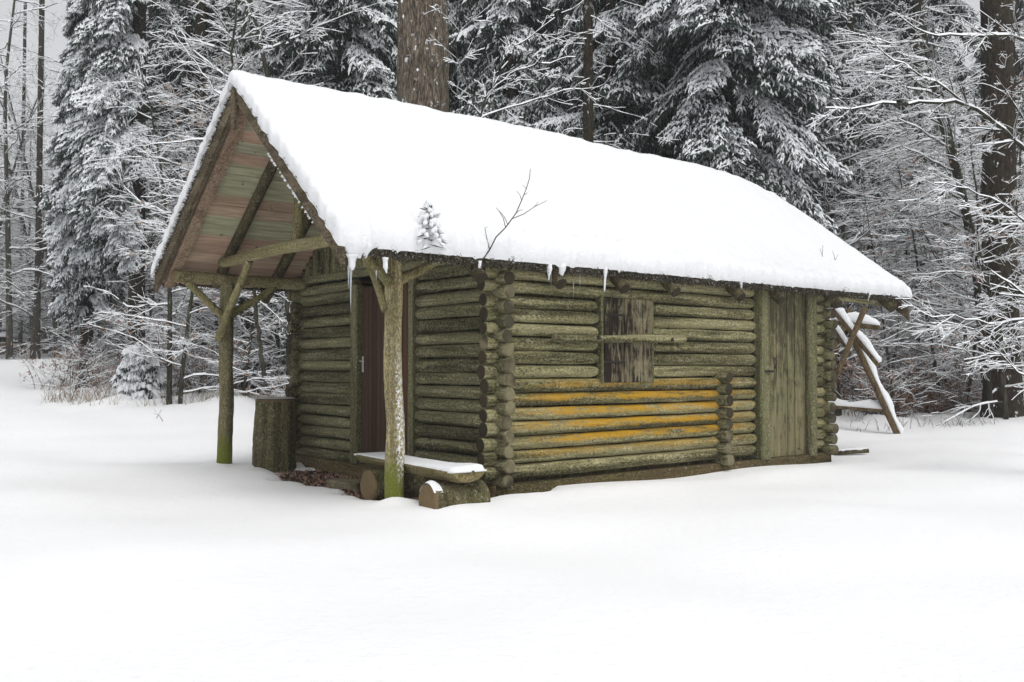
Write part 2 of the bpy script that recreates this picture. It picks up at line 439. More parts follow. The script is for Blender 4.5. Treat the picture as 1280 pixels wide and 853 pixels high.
# litter sheet beneath the porch
gx = np.linspace(-1.25, .1, 60); gy = np.linspace(-.6, 4.0, 180); A, B = np.meshgrid(gx, gy)
rg = np.random.default_rng(3)
Zl = -.055+.012*np.sin(9*A+5*B)+.01*rg.normal(0, 1, A.shape)
W = np.stack([CX+A*UX+B*VX, CY+A*UY+B*VY, Zl], -1)
idx = np.arange(A.size).reshape(A.shape); q = np.stack([idx[:-1, :-1], idx[:-1, 1:], idx[1:, 1:], idx[1:, :-1]], -1).reshape(-1, 4)
mb = MB().add(W, q)
tag(mb.build('bare_ground', M['litter']), 'dark bare earth and litter under the porch roof', kind='structure')
# loose leaves and crumbs on it
mb = MB(); n = 2600
a = rg.uniform(-1.0, .0, n); b = rg.uniform(-.3, 3.6, n); P = np.stack([CX+a*UX+b*VX, CY+a*UY+b*VY, np.full(n, -.045)+rg.uniform(0, .02, n)], -1)
d1 = rg.normal(0, 1, (n, 3)); d1[:, 2] *= .4; d1 /= np.linalg.norm(d1, axis=1)[:, None]; d2 = np.cross(d1, rg.normal(0, 1, (n, 3))); d2 /= np.linalg.norm(d2, axis=1)[:, None]
sz = rg.uniform(.008, .024, n)[:, None]
V4 = np.stack([P-d1*sz, P+d2*sz*.6, P+d1*sz, P-d2*sz*.6], 1).reshape(-1, 3)
mb.add(V4, np.arange(4*n).reshape(n, 4), 0, False)
tag(mb.build('dead_leaves', M['leaf']), 'small dead leaves scattered under the porch', 'leaves', kind='stuff')

# ------------------------------------------------------------------ CABIN
CB = empty('log_cabin', (CX, CY, 0), ANG, 'weathered green grey log cabin with steep snow covered roof and open porch', 'cabin')
S = .1335; Z0 = .17; NL = 16; WID = 4.0; LEN = 5.3; PR = .17; R = .0632
rg = np.random.default_rng(11)
def wlog(mb, axis, a, b, fixed, z, seed, r=R, cap=1, hewn=(0, 0), bow=.008):
    """log of the wall along local axis 0 or 1 from a to b"""
    g = np.random.default_rng(seed)
    n = max(3, int((b-a)/.07)+1); t = np.linspace(a, b, n)
    w = g.uniform(-1, 1, 4); off = bow*(np.sin(t*1.3+w[0]*6)+.5*np.sin(t*3.1+w[1]*6)); offz = bow*.5*(np.sin(t*1.1+w[2]*6))
    r0 = r*(1+g.uniform(-.06, .05)); tp = g.uniform(-.05, .05)
    rad = r0*(1+tp*np.linspace(-1, 1, n))
    for e in (0, 1):
        if hewn[e]:
            k = t-a if e == 0 else b-t
            rad = rad*(.74+.26*np.clip(k/.035, 0, 1)**.5)
    P = np.zeros((n, 3)); P[:, axis] = t; P[:, 1-axis] = fixed+off; P[:, 2] = z+offz
    tube(mb, P, rad, 14, .045, 0, cap, seed, squash=1.0)

# side wall (local y = 0): z levels offset by half a log against the front wall
side = MB()
DX0, DX1, DX2, DX3 = 3.87, 4.07, 4.86, 5.035      # post, door, post
WX0, WX1 = 1.293, 2.052
for k in range(NL):
    z = Z0+S*(k+.35); sd = 100+k
    cap = 1 if k < 10 else 2
    endx = DX0-.02
    inwin = z > 1.02 and z < 1.95
    if inwin:
        wlog(side, 0, -PR+rg.uniform(-.03, .02), WX0-.03, 0, z, sd, cap=2 if rg.random() < .7 else 1, hewn=(0, 1))
        wlog(side, 0, WX1+.03, endx, 0, z, sd+50, cap=1, hewn=(1, 1))
    else:
        wlog(side, 0, -PR+rg.uniform(-.03, .02), endx, 0, z, sd, cap=2 if rg.random() < .7 else 1, hewn=(0, 1))
    wlog(side, 0, DX3+.01, LEN+.05+rg.uniform(-.02, .02), 0, z, sd+80, cap=1)
side.build('side_wall', [M['log_side'], M['end'], M['end_dark']], CB)
# backing so no light shows through the chinks
bk = MB(); box(bk, (.02, .045, .0), (DX0, .07, 2.12)); bk.build('wall_lining', M['dark_pole'], CB)
bk = MB(); box(bk, (DX1, .05, .0), (LEN-.02, .08, 2.12))
bk.build('wall_lining', M['dark_pole'], CB)
# interior partition log ends through the side wall
pt = MB()
for k in range(8):
    z = Z0+S*(k-.15)
    wlog(pt, 1, -.17+rg.uniform(-.015, .015), .3, 3.19, z, 400+k, r=.064, cap=1 if k < 4 else 2)
pt.build('partition_log_ends', [M['log_front'], M['end'], M['end_dark']], CB)
# rear and far walls
far = MB()
for k in range(NL):
    z = Z0+S*(k+.35)
    wlog(far, 0, -PR+rg.uniform(-.03, .03), LEN+PR, WID, z, 500+k, cap=1 if rg.random() < .4 else 2)
far.build('far_side_wall', [M['log_front'], M['end'], M['end_dark']], CB)
rear = MB()
for k in range(NL):
    z = Z0+S*(k-.15)
    wlog(rear, 1, -PR+rg.uniform(-.02, .03), WID+PR, LEN, z, 550+k)
rear.build('rear_wall', [M['log_front'], M['end'], M['end_dark']], CB)
# front wall with door
FB0, FB1, FB2, FB3 = 1.354, 1.43, 2.495, 2.604
front = MB()
for k in range(NL):
    z = Z0+S*(k-.15)
    wlog(front, 1, -PR+rg.uniform(-.02, .03), FB0-.01, 0, z, 600+k, cap=1 if (k < 10 or rg.random() < .5) else 2, hewn=(0, 1))
    wlog(front, 1, FB3+.01, WID+PR, 0, z, 650+k, hewn=(0, 0))
wlog(front, 1, -PR, WID+PR, 0, Z0+S*(NL-.15), 690)
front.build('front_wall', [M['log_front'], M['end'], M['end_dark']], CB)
bk = MB(); box(bk, (.045, .08, .0), (.07, FB0, 2.12)); bk.build('wall_lining', M['dark_pole'], CB)
bk = MB(); box(bk, (.045, FB3, .0), (.07, WID-.02, 2.12))
bk.build('wall_lining', M['dark_pole'], CB)
# sills
sl = MB(); box(sl, (-.05, -.085, -.12), (LEN+.06, .05, .108), bev=.015, jit=.004); box(sl, (-.06, WID-.05, -.12), (LEN+.06, WID+.06, .108))
sl.build('sill_beam', M['sill'], CB)
sl = MB(); box(sl, (-.09, -.05, -.12), (.06, WID+.05, .10), bev=.015, jit=.004)
sl.build('sill_beam', M['sill_front'], CB)

# roof ------------------------------------------------------------
RX0, RX1 = -1.71, 7.08; RY0, RYM, RY1 = -.18, 1.94, 4.24; ZN, ZP, ZF = 2.225, 3.995, 2.275; SL = .8
def RP(y):
    y = np.asarray(y, float)
    return np.where(y < RYM, ZN+(ZP-ZN)*(y-RY0)/(RYM-RY0), ZF+(ZP-ZF)*(RY1-y)/(RY1-RYM))
def sag(x): return -.05*sstep(1.5, 7, x)-.12*sstep(5.6, 7.2, x)+.015*np.sin(x*1.4)
def rooftop(x, y):
    return RP(y) + sag(x)*np.clip(1-np.abs(y-RYM)/(RYM-RY0), 0, 1)
def slab(mb, ya, yb, zo0, zo1, nx=60, ny=14, jitter=0):
    x = np.linspace(RX0, RX1, nx); y = np.linspace(ya, yb, ny); A, B = np.meshgrid(x, y)
    T = np.stack([A, B, rooftop(A, B)+zo1], -1); U = np.stack([A, B, rooftop(A, B)+zo0], -1)
    n = A.size; idx = np.arange(n).reshape(A.shape)
    q = np.stack([idx[:-1, :-1], idx[:-1, 1:], idx[1:, 1:], idx[1:, :-1]], -1).reshape(-1, 4)
    ring = np.concatenate([idx[0, :], idx[1:, -1], idx[-1, -2::-1], idx[-2:0:-1, 0]])
    s = np.stack([ring, ring+n, np.roll(ring, -1)+n, np.roll(ring, -1)], -1)
    mb.addm(np.concatenate([T.reshape(-1, 3), U.reshape(-1, 3)]), [(q, 0, False), (q[:, ::-1]+n, 0, False), (s, 0, False)])
rf = MB(); slab(rf, RY0+.01, RYM, -.10, -.004); slab(rf, RYM, RY1-.01, -.10, -.004)
roof = rf.build('roof', M['ceil'], CB)
# boards on the underside, separate slight steps so that joints read
cb = MB()
for sgn in (-1, 1):
    yy = RYM+sgn*.05
    k = 0
    while abs(yy-RYM) < (RYM-RY0)-.19:
        y2 = yy+sgn*.125
        lo, hi = (yy, y2) if sgn > 0 else (y2, yy)
        g = .004; dz = rg.uniform(0, .008)
        x = np.linspace(RX0+.05, RX1-.03, 12)
        P = []
        for (yq, zq) in ((lo+g, -.104-dz), (hi-g, -.104-dz), (hi-g, -.13-dz), (lo+g, -.13-dz)):
            P.append(np.stack([x, np.full(12, yq), rooftop(x, np.full(12, yq))+zq], -1))
        P = np.stack(P, 1); ii = np.arange(48).reshape(12, 4)
        a = ii[:-1]; b2 = np.roll(a, -1, 1); c = ii[1:]; d = np.roll(c, -1, 1)
        qq = np.stack([a, c, d, b2], -1).reshape(-1, 4)
        cb.addm(P.reshape(-1, 3), [(qq, 0, False), ([[0, 1, 2, 3], [47, 46, 45, 44]], 0, False)])
        yy = y2
cb.build('ceiling_boards', M['ceil'], roof)
# eave fascia covered with moss: rough tufty strips along both eaves
def mossy(mb, p0, p1, up, out, h0, h1, nseg, seed, thick=.05):
    g = np.random.default_rng(seed); p0 = np.array(p0, float); p1 = np.array(p1, float)
    nr = 7; t = np.linspace(0, 1, nseg)
    up = np.array(up, float); out = np.array(out, float)
    cs = [(-.01, h1), (thick*.8, h1-.01), (thick, (h0+h1)/2), (thick*.9, h0+.015), (thick*.3, h0), (-.02, h0+.01)]
    V = []
    for tt in t:
        p = p0+(p1-p0)*tt
        for (o, u) in cs: V.append(p+out*(o+g.normal(0, .010))+up*(u+g.normal(0, .008)))
    V = np.array(V); m = len(cs); idx = np.arange(len(V)).reshape(nseg, m)
    a = idx[:-1]; b_ = np.roll(a, -1, 1); c = idx[1:]; d = np.roll(c, -1, 1)
    mb.add(V, np.stack([a, c, d, b_], -1).reshape(-1, 4))
def tufts(mb, P, dirs, ln, w, seed, mat=0):
    g = np.random.default_rng(seed); n = len(P)
    d = dirs+g.normal(0, .45, (n, 3)); d /= np.linalg.norm(d, axis=1)[:, None]
    s = np.cross(d, g.normal(0, 1, (n, 3))); s /= np.linalg.norm(s, axis=1)[:, None]
    s2 = np.cross(d, s)
    L = (ln*g.uniform(.4, 1.3, n))[:, None]; w = (w*g.uniform(.6, 1.3, n))[:, None]
    V = np.stack([P+s*w, P-s*w*.5+s2*w, P-s*w*.5-s2*w, P+d*L], 1).reshape(-1, 3)
    k = np.arange(n)[:, None]*4
    T = np.concatenate([k+[0, 1, 3], k+[1, 2, 3], k+[2, 0, 3]])
    mb.add(V, T, mat, False)
ev = MB()
for yv, o in ((RY0, -1), (RY1, 1)):
    n = 220
    segs = 11
    for i in range(segs):
        xa = RX0+(RX1-RX0)*i/segs; xb = RX0+(RX1-RX0)*(i+1)/segs+.01
        mossy(ev, (xa, yv, float(rooftop(xa, yv))), (xb, yv, float(rooftop(xb, yv))), (0, 0, 1), (0, o, 0), -.115, -.005, 40, 900+i+(50 if o > 0 else 0), .03)
    n = 5200
    xx = rg.uniform(RX0, RX1, n); zz = rg.uniform(-.135, .0, n)
    P = np.stack([xx, np.full(n, yv)+o*rg.uniform(.01, .04, n), rooftop(xx, np.full(n, yv))+zz], -1)
    tufts(ev, P, np.tile([0, o*.8, -.5], (n, 1)), .032, .006, 30)
ev.build('mossy_eave', M['moss'], roof)
# small roots of moss along the rakes at the front
# log rafters: ends below the eave
rfm = MB()
def rafter(x, r, sgn=-1, mb=None, ext=.06, top=None):
    ye = RY0-ext if sgn < 0 else RY1+ext
    ys_ = np.linspace(ye, RYM-sgn*-.02, 6)
    P = np.stack([np.full(6, x), ys_, RP(ys_)-.12-r*.9+sag(x)*0-.01], -1)
    tube(mb, P, np.full(6, r), 10, .05, 0, 1, abs(int(x*100))+7, step=.15)
for x in (-.37, .586, 1.45, 2.22, 3.33, 4.09, 5.3, 6.62):
    for s in (-1, 1):
        mb = MB(); rafter(x, .062, s, mb)
        mb.build('rafter', [M['dark_pole'], M['end_dark']], CB)
# frost and moss fringe below the rafter ends
# porch rafter in the post plane and gable rafter boards
for s in (-1, 1):
    mb = MB(); rafter(-1.08, .058, s, mb, ext=-.12); mb.build('rafter', [M['dark_pole'], M['end_dark']], CB)
def rake_board(mb, x0, x1, dz0, dz1, ya, yb, seed=0):
    n = 14; y = np.linspace(ya, yb, n); V = []
    g = np.random.default_rng(seed)
    for yy in y:
        t = float(RP(yy))+sag(x0)*0
        for (xx, dz) in ((x0, dz1), (x1, dz1), (x1, dz0), (x0, dz0)):
            V.append((xx, yy, t+dz+g.normal(0, .0025)))
    ii = np.arange(n*4).reshape(n, 4); a = ii[:-1]; b_ = np.roll(a, -1, 1); c = ii[1:]; d = np.roll(c, -1, 1)
    mb.addm(V, [(np.stack([a, b_, d, c], -1).reshape(-1, 4), 0, False), ([[3, 2, 1, 0], [n*4-4, n*4-3, n*4-2, n*4-1]], 0, False)])
for (ya, yb) in ((RY0-.02, RYM-.004), (RY1+.02, RYM+.004)):
    mb = MB(); rake_board(mb, RX0-.045, RX0-.005, -.185, -.004, ya, yb, 3); mb.build('barge_board', M['barge'], CB)
    mb = MB(); rake_board(mb, RX1+.005, RX1+.045, -.36, -.20, ya, yb, 5); mb.build('barge_board', M['barge'], CB)
    sgn = 1 if ya < RYM else -1
    mb = MB(); rake_board(mb, RX0+.03, RX0+.15, -.205, -.135, ya+sgn*.10, yb-sgn*.02, 4); mb.build('rafter_board', M['pinkboard'], CB)
mb = MB(); box(mb, (RX0-.075, RYM-.045, ZP-.47), (RX0-.047, RYM+.045, ZP-.06), bev=.008, jit=.003)
mb.build('ridge_cover_board', M['barge'], CB)
# frost beads along the near barge board's inner edge
mb = MB(); 
for i in range(46):
    y = rg.uniform(.25, 1.15); z = float(RP(y))-.19+rg.uniform(-.004, .006); r = rg.uniform(.006, .014)
    tube(mb, [(RX0-.05, y, z), (RX0-.05-r, y+r*.3, z-r*.6)], [r, r*.5], 6, .2, seed=i)
mb.build('frost_beads', M['snow'], CB)
# tufts of moss along the rake top under the snow
mb = MB(); n = 2600
yy = rg.uniform(RY0, RY1, n); P = np.stack([np.full(n, RX0-.03)+rg.uniform(-.03, .03, n), yy, RP(yy)+rg.uniform(-.03, .02, n)], -1)
tufts(mb, P, np.tile([-.8, 0, .1], (n, 1)), .035, .007, 32)
mb.build('moss_fringe', M['moss'], roof)

# gable infill of upright half logs on the front wall (and rear)
for xx in (-.02, LEN):
    mb = MB(); y = .1; k = 0
    while y < WID-.05:
        zt = float(RP(y))-.15
        zb = Z0+S*(NL-.15)+.04
        if zt > zb+.03:
            tube(mb, [(xx, y, zb), (xx, y, zt)], [.05, .05], 8, .06, 0, 0, 700+k, step=.2)
        y += .094; k += 1
    mb.build('gable_wall', M['gable'], CB)

# plates on posts
def rlog(name, p0, p1, r0, r1, mats, seed, jit=.06, sides=12, bow=.01, parent=None, step=.07):
    g = np.random.default_rng(seed); p0 = np.array(p0, float); p1 = np.array(p1, float)
    L = np.linalg.norm(p1-p0); n = max(4, int(L/step)); t = np.linspace(0, 1, n); d, s, u = frame(p1-p0)
    ph = g.uniform(0, 6, 4)
    P = p0+(p1-p0)*t[:, None]+s*(bow*np.sin(t*3+ph[0])+bow*.5*np.sin(t*8+ph[1]))[:, None]+u*(bow*np.sin(t*2.6+ph[2])+bow*.4*np.sin(t*9+ph[3]))[:, None]
    mb = MB(); tube(mb, P, r0+(r1-r0)*t, sides, jit, 0, 1 if isinstance(mats, list) else 0, seed)
    return mb.build(name, mats, CB if parent is None else parent)
rlog('wall_plate', (-1.66, 3.9, 2.25), (7.1, 3.9, 2.24), .07, .065, [M['pole'], M['end_warm']], 31)
rlog('wall_plate', (-1.60, .08, 2.25), (7.14, .0, 2.11), .07, .06, [M['log_side'], M['end_warm']], 32)
rlog('ridge_pole', (-1.64, RYM, 3.76), (6.9, RYM, 3.62), .075, .07, [M['pole'], M['end_warm']], 33)
rlog('collar_beam', (-1.12, 3.80, 2.415), (-1.12, .42, 2.43), .062, .07, [M['pole'], M['end_warm']], 34, bow=.014)
rlog('king_post', (-1.08, 1.93, 2.45), (-1.08, 1.92, 3.72), .055, .05, [M['brace'], M['end']], 35)

# posts (origin of each at its foot so that moss follows height)
def post(q_, b_, h, r0, r1, m, seed):
    o = rlog('porch_post', (-q_, b_, -.14), (-q_, b_+.01, h), r0, r1, [m, M['end']], seed, jit=.09, bow=.016)
    return o
post(1.0, .215, 2.20, .085, .078, M['post'], 41)
post(1.03, 3.9, 2.21, .088, .082, M['post_dark'], 42)
# braces
def brace(p0, p1, r, seed): rlog('brace', p0, p1, r*1.1, r*.9, [M['brace'], M['end_warm']], seed, bow=.008)
brace((-1.07, 3.9, 1.78), (-1.50, 3.9, 2.19), .042, 51)
brace((-.97, 3.9, 1.82), (-.42, 3.9, 2.19), .042, 52)
brace((-1.15, 3.83, 1.52), (-1.13, 3.02, 2.38), .045, 53)
brace((-1.05, .20, 1.93), (-1.40, .12, 2.19), .042, 54)
brace((-.95, .20, 1.95), (-.55, .12, 2.19), .042, 55)
brace((-1.05, .24, 1.70), (-1.10, .62, 2.36), .04, 56)

# front door
dr = MB(); 
y = FB1+.005; 
while y < FB2-.02:
    y2 = min(y+.09, FB2-.005)
    box(dr, (-.015+rg.uniform(-.002, .002), y+.003, .12), (.02, y2-.003, 2.1), bev=.006); y = y2
fd = dr.build('door', M['browndoor'], CB)
mb = MB(); box(mb, (-.028, 2.425, 1.14), (-.016, 2.463, 1.32), bev=.004); mb.build('handle_plate', M['metal'], fd)
mb = MB(); tube(mb, [(-.028, 2.444, 1.265), (-.065, 2.444, 1.265), (-.068, 2.40, 1.265), (-.066, 2.34, 1.262)], [.008, .008, .008, .007], 8); mb.build('handle', M['metal'], fd)
for (a, b_) in ((FB0-.03, FB1), (FB2, FB3+.02)):
    mb = MB(); box(mb, (-.085, a, .10), (.05, b_, 2.14), bev=.012, jit=.004, seed=int(a*10)); mb.build('door_post', M['doorpost'], CB)
mb = MB(); box(mb, (.03, FB1-.05, .1), (.05, FB2+.05, 2.12)); mb.build('door_lining', M['dark_pole'], CB)
# side door of wide boards
mb = MB(); xsb = [DX1, 4.25, 4.47, 4.62, DX2]
for i in range(4): box(mb, (xsb[i]+.006, -.052+.004*(i % 2), .112), (xsb[i+1]-.006, -.02, 2.13), bev=.005, jit=.001, seed=i)
sd = mb.build('door', M['olddoor'], CB)
mb = MB(); th = np.linspace(-1.5, 1.5, 9); P = np.stack([np.full(9, 4.19)+.0*th, -.056-.035*np.cos(th), 1.25+.065*np.sin(th)], -1)
tube(mb, P, np.full(9, .006), 6); mb.build('handle', M['iron'], sd)
mb = MB(); box(mb, (3.93, -.125, 1.135), (4.10, -.112, 1.16), bev=.003); mb.build('latch', M['iron'], sd)
mb = MB(); box(mb, (DX0, -.11, .10), (DX1, .03, 2.15), bev=.02, jit=.004, seed=2); mb.build('door_post', M['doorpost'], CB)
rlog('door_post', (DX2+.09, -.055, .10), (DX2+.09, -.055, 2.15), .082, .08, M['doorpost'], 61, jit=.04, bow=.003)

# window shutter
mb = MB(); xw = [WX0+.035, 1.46, 1.62, 1.76, 1.90, WX1-.01]
for i in range(5): box(mb, (xw[i]+.002, -.062+.003*(i % 2), 1.04+rg.uniform(-.006, .006)), (xw[i+1]-.002, -.035, 1.91+rg.uniform(-.006, .006)), bev=.004)
sh = mb.build('window_shutter', M['shutter'], CB)
for z in (1.25, 1.735):
    mb = MB(); box(mb, (WX0+.0, -.068, z-.012), (WX0+.34, -.064, z+.010), bev=.002); mb.build('hinge', M['iron'], sh)
mb = MB()
box(mb, (WX0-.012, -.07, 1.02), (WX0+.022, .04, 1.93), bev=.006, jit=.002); box(mb, (WX1-.006, -.06, 1.02), (WX1+.016, .04, 1.93), bev=.006, jit=.002)
box(mb, (WX0+.03, -.055, 1.912), (WX1-.006, .04, 1.945)); box(mb, (WX0+.03, -.055, 1.0), (WX1-.006, .04, 1.03))
mb.build('window_frame', M['doorpost'], CB)
rlog('shutter_bar', (.60, -.118, 1.478), (2.48, -.118, 1.498), .036, .044, [M['log_side'], M['end']], 62, jit=.05, bow=.006)
mb = MB(); 
for xx in (1.16, 2.25): box(mb, (xx-.018, -.165, 1.47), (xx+.018, -.14, 1.51), bev=.004)
mb.build('bar_bolts', M['iron'], CB)

# icicles
def icicle(px, py0, py1, yl, r=.008):
    r_ = (px-640)/F
    # solve local x on the plane y=yl
    ax, ay = CX+yl*VX, CY+yl*VY
    t = (r_*ay-ax)/(UX-r_*UY); d = ay+t*UY
    z0 = EYE+(HZ-py0)/F*d; z1 = EYE+(HZ-py1)/F*d
    n = 10; tt = np.linspace(0, 1, n); P = np.stack([np.full(n, t), np.full(n, yl), z0+(z1-z0)*tt], -1)
    mb = MB(); tube(mb, P, r*(1-tt*.93)*(1+.15*np.sin(tt*20)), 8, .08, seed=int(px)); mb.build('icicle', M['ice'], CB)
for px, a, b_, r in ((438, 338, 388, .012), (435, 336, 362, .008), (470, 342, 352, .006), (717, 355, 374, .004), (725, 350, 366, .004), (848, 353, 370, .004), (857, 352, 372, .005), (1016, 356, 372, .005), (1045, 360, 378, .006), (689, 345, 362, .005), (752, 345, 356, .004), (1093, 372, 390, .005)):
    icicle(px, a-4, b_, RY0-.01, r)

# roof snow ---------------------------------------------------------
def roof_snow():
    # stations across the section (s in y) and along x; clustered at the borders
    def clus(a, b, n, e):
        t = np.linspace(0, 1, n); base = a+(b-a)*t
        edge = np.concatenate([a+e*np.linspace(0, 1, 12)**2*1.0, b-e*np.linspace(0, 1, 12)**2])
        return np.unique(np.round(np.concatenate([base, edge]), 5))
    xa = clus(RX0-.075, RX1+.05, 420, .22); ya = clus(RY0-.05, RY1+.05, 170, .2)
    A, B = np.meshgrid(xa, ya)
    g = np.random.default_rng(5)
    def nz(a, b, k, s): 
        r = np.zeros_like(a)
        for i in range(k):
            fx, fy, p = g.uniform(-1, 1)*s, g.uniform(-1, 1)*s, g.uniform(0, 6.28)
            r += np.sin(a*fx+b*fy+p)
        return r/k**.5
    e1 = A-xa[0]; e2 = xa[-1]-A; e3 = B-ya[0]; e4 = ya[-1]-B
    def rnd(e, w): t = np.clip(e/w, 0, 1); return np.sqrt(np.clip(1-(1-t)**2, 0, 1))
    T = .165+.020*nz(A, B, 6, 2.2)+.009*nz(A, B, 8, 8)+.006*nz(A, B, 14, 22)+.003*nz(A, B, 16, 50)
    T = T+.010*np.abs(nz(A, B, 22, 75))*(sstep(.5, .03, np.minimum(e1, e3)))+.007*np.abs(nz(A, B, 22, 120))*(sstep(.8, .03, np.minimum(e1, e3)))
    far = sstep(5.8, 7.1, A)
    T = T*(1-.12*far)
    prof = rnd(e1, .055)*rnd(e2, .22)*rnd(e3, .07)*rnd(e4, .12)
    dz = np.sqrt((B-RYM)**2+.16**2)
    base = RP(RYM+np.where(B < RYM, -1, 1)*dz)+sag(A)*np.clip(1-np.abs(B-RYM)/(RYM-RY0), 0, 1)
    under = rooftop(A, B)+.004
    # lumps near the eave
    lump = .012*np.abs(nz(A, B, 12, 24))*sstep(.5, .05, e3)+.010*nz(A, B, 14, 60)*sstep(.45, .03, e3)
    top = np.maximum(base+.0, under)*prof+under*(1-prof)
    top = np.maximum(base, under-.02)+(T+lump*.9)*prof-.0*far
    # bulge outwards at the borders
    bul = .05*(1-np.clip(e3/.14, 0, 1))*prof*1.6
    wob_y = (.012*nz(A, B*.8, 14, 38)+.007*nz(A, B*.6, 14, 90))*sstep(.30, .0, e3)
    wob_x = (.010*nz(0*A, B, 12, 34)+.006*nz(0*A, B, 12, 80))*(sstep(.25, .0, e1))
    Bx = B-bul+wob_y; Ax = A+wob_x-.03*(1-np.clip(e1/.15, 0, 1))*prof*1.6+.04*(1-np.clip(e2/.2, 0, 1))*prof
    # drooping tongues over the eave
    droop = np.zeros_like(A)
    for px0, w, dpt in ((-1.62, .10, .10), (-1.25, .03, .085), (-.43, .025, .06), (.58, .05, .075), (.74, .035, .05), (1.38, .02, .09), (2.9, .05, .04), (4.32, .03, .05), (5.0, .03, .03), (6.05, .05, .06), (3.5, .02, .06)):
        droop += dpt*np.exp(-((A-px0)/w)**2)
    droop += .014*np.abs(nz(A, 0*B, 16, 55))
    droop = droop*.35+.02
    top = top-droop*sstep(.13, .0, e3)
    und2 = under-(droop*.9)*sstep(.07, .0, e3)
    n = A.size; idx = np.arange(n).reshape(A.shape)
    V = np.concatenate([np.stack([Ax, Bx, np.maximum(top, und2+.002)], -1).reshape(-1, 3), np.stack([Ax, B+wob_y*1.0, und2], -1).reshape(-1, 3)])
    q = np.stack([idx[:-1, :-1], idx[:-1, 1:], idx[1:, 1:], idx[1:, :-1]], -1).reshape(-1, 4)
    ring = np.concatenate([idx[0, :], idx[1:, -1], idx[-1, -2::-1], idx[-2:0:-1, 0]])
    s = np.stack([ring, ring+n, np.roll(ring, -1)+n, np.roll(ring, -1)], -1)
    mb = MB(); mb.addm(V, [(q, 0, True), (q[:, ::-1]+n, 0, True), (s, 0, True)])
    mb.build('roof_snow', M['snow'], roof)
roof_snow()
def tongue(px, py0, py1, r, seed):
    r_ = (px-640)/F; yl = RY0-.045; ax, ay = CX+yl*VX, CY+yl*VY
    t = (r_*ay-ax)/(UX-r_*UY); d = ay+t*UY; z0 = EYE+(HZ-py0)/F*d; z1 = EYE+(HZ-py1)/F*d
    g = np.random.default_rng(seed); n = 9; tt = np.linspace(0, 1, n); sx = g.uniform(-.03, .03)
    P = np.stack([t+sx*tt**2, np.full(n, yl)+.02*tt, z0+(z1-z0)*tt], -1)
    mb = MB(); tube(mb, P, r*(1-tt**1.3*.8)*(1+.22*np.sin(tt*7+seed)), 10, .28, seed=seed); mb.build('snow_tongue', M['snow'], roof)
for i, (px, a, b_, r) in enumerate(((440, 318, 337, .04), (481, 322, 341, .028), (600, 326, 344, .022), (687, 330, 350, .030), (703, 330, 356, .035), (757, 334, 364, .022), (927, 343, 362, .03), (966, 347, 360, .025), (1088, 356, 376, .03), )):
    tongue(px, a, b_, r, 40+i)
for q_ in ((441, 292, 327, .10), (448, 296, 322, .09), (456, 300, 322, .07)): tongue(*q_, 80)

# ------------------------------------------------------------------ bench
def local_empty(name, x, y, z, label, cat, rz=0, group=None):
    return empty(name, l2w(x, y, z), ANG+rz, label, cat, group)
BE = local_empty('log_bench', -.72, .30, -.03, 'low bench of a split log on two short round logs beside the front door', 'bench', rz=-.105)
def halflog(mb, y0, y1, r, zt, mat_=0, cap=1, seed=0, drop=1.0):
    n = 34; k = 12; g = np.random.default_rng(seed)
    V = []
    for y in np.linspace(y0, y1, n):
        e = min(y-y0, y1-y); rr = r*(.80+.2*min(1, e/.12)**.5)
        for a in np.linspace(0, -math.pi, k): V.append((rr*math.cos(a)*(1+g.normal(0, .012)), y, zt+rr*drop*math.sin(a)*(1+g.normal(0, .012))))
    V = np.array(V); ii = np.arange(n*k).reshape(n, k)
    q = np.stack([ii[:-1, :-1], ii[:-1, 1:], ii[1:, 1:], ii[1:, :-1]], -1).reshape(-1, 4)
    t = np.stack([ii[:-1, 0], ii[1:, 0], ii[1:, -1], ii[:-1, -1]], -1)
    mb.addm(V, [(q, mat_, True), (t, mat_, False)])
    mb.f.append((np.array([ii[0][::-1]])+mb.n-len(V), cap, False)); mb.f.append((np.array([ii[-1]])+mb.n-len(V), cap, False))
mb = MB(); halflog(mb, -.98, .98, .185, .375, seed=4, drop=.6); mb.build('seat', [M['bench'], M['bench']], BE)
for yy, sdd in ((-.78, 1), (.40, 2)):
    mb = MB(); g = np.random.default_rng(sdd)
    tube(mb, [(-.27, yy, .115), (.24, yy+.02, .12)], [.158, .15], 18, .05, 0, 1, 70+sdd, step=.05); s_ = mb.build('support_log', [M['stumpbark'], M['end_warm']], BE)
    if sdd == 1:
        mb = MB(); n = 14; V = []
        for i, a in enumerate(np.linspace(.5, 2.5, 14)):
            for j, xx in enumerate(np.linspace(-.285, -.20, 6)):
                V.append((xx, yy+.157*math.cos(a)*1.0, .115+(.154+.026*math.sin((a-.5)/2*math.pi)*math.sin(math.pi*(j+.5)/6))*math.sin(a)))
        ii = np.arange(84).reshape(14, 6); q = np.stack([ii[:-1, :-1], ii[:-1, 1:], ii[1:, 1:], ii[1:, :-1]], -1).reshape(-1, 4)
        mb.add(V, q); o_ = mb.build('snow', M['snow'], s_)
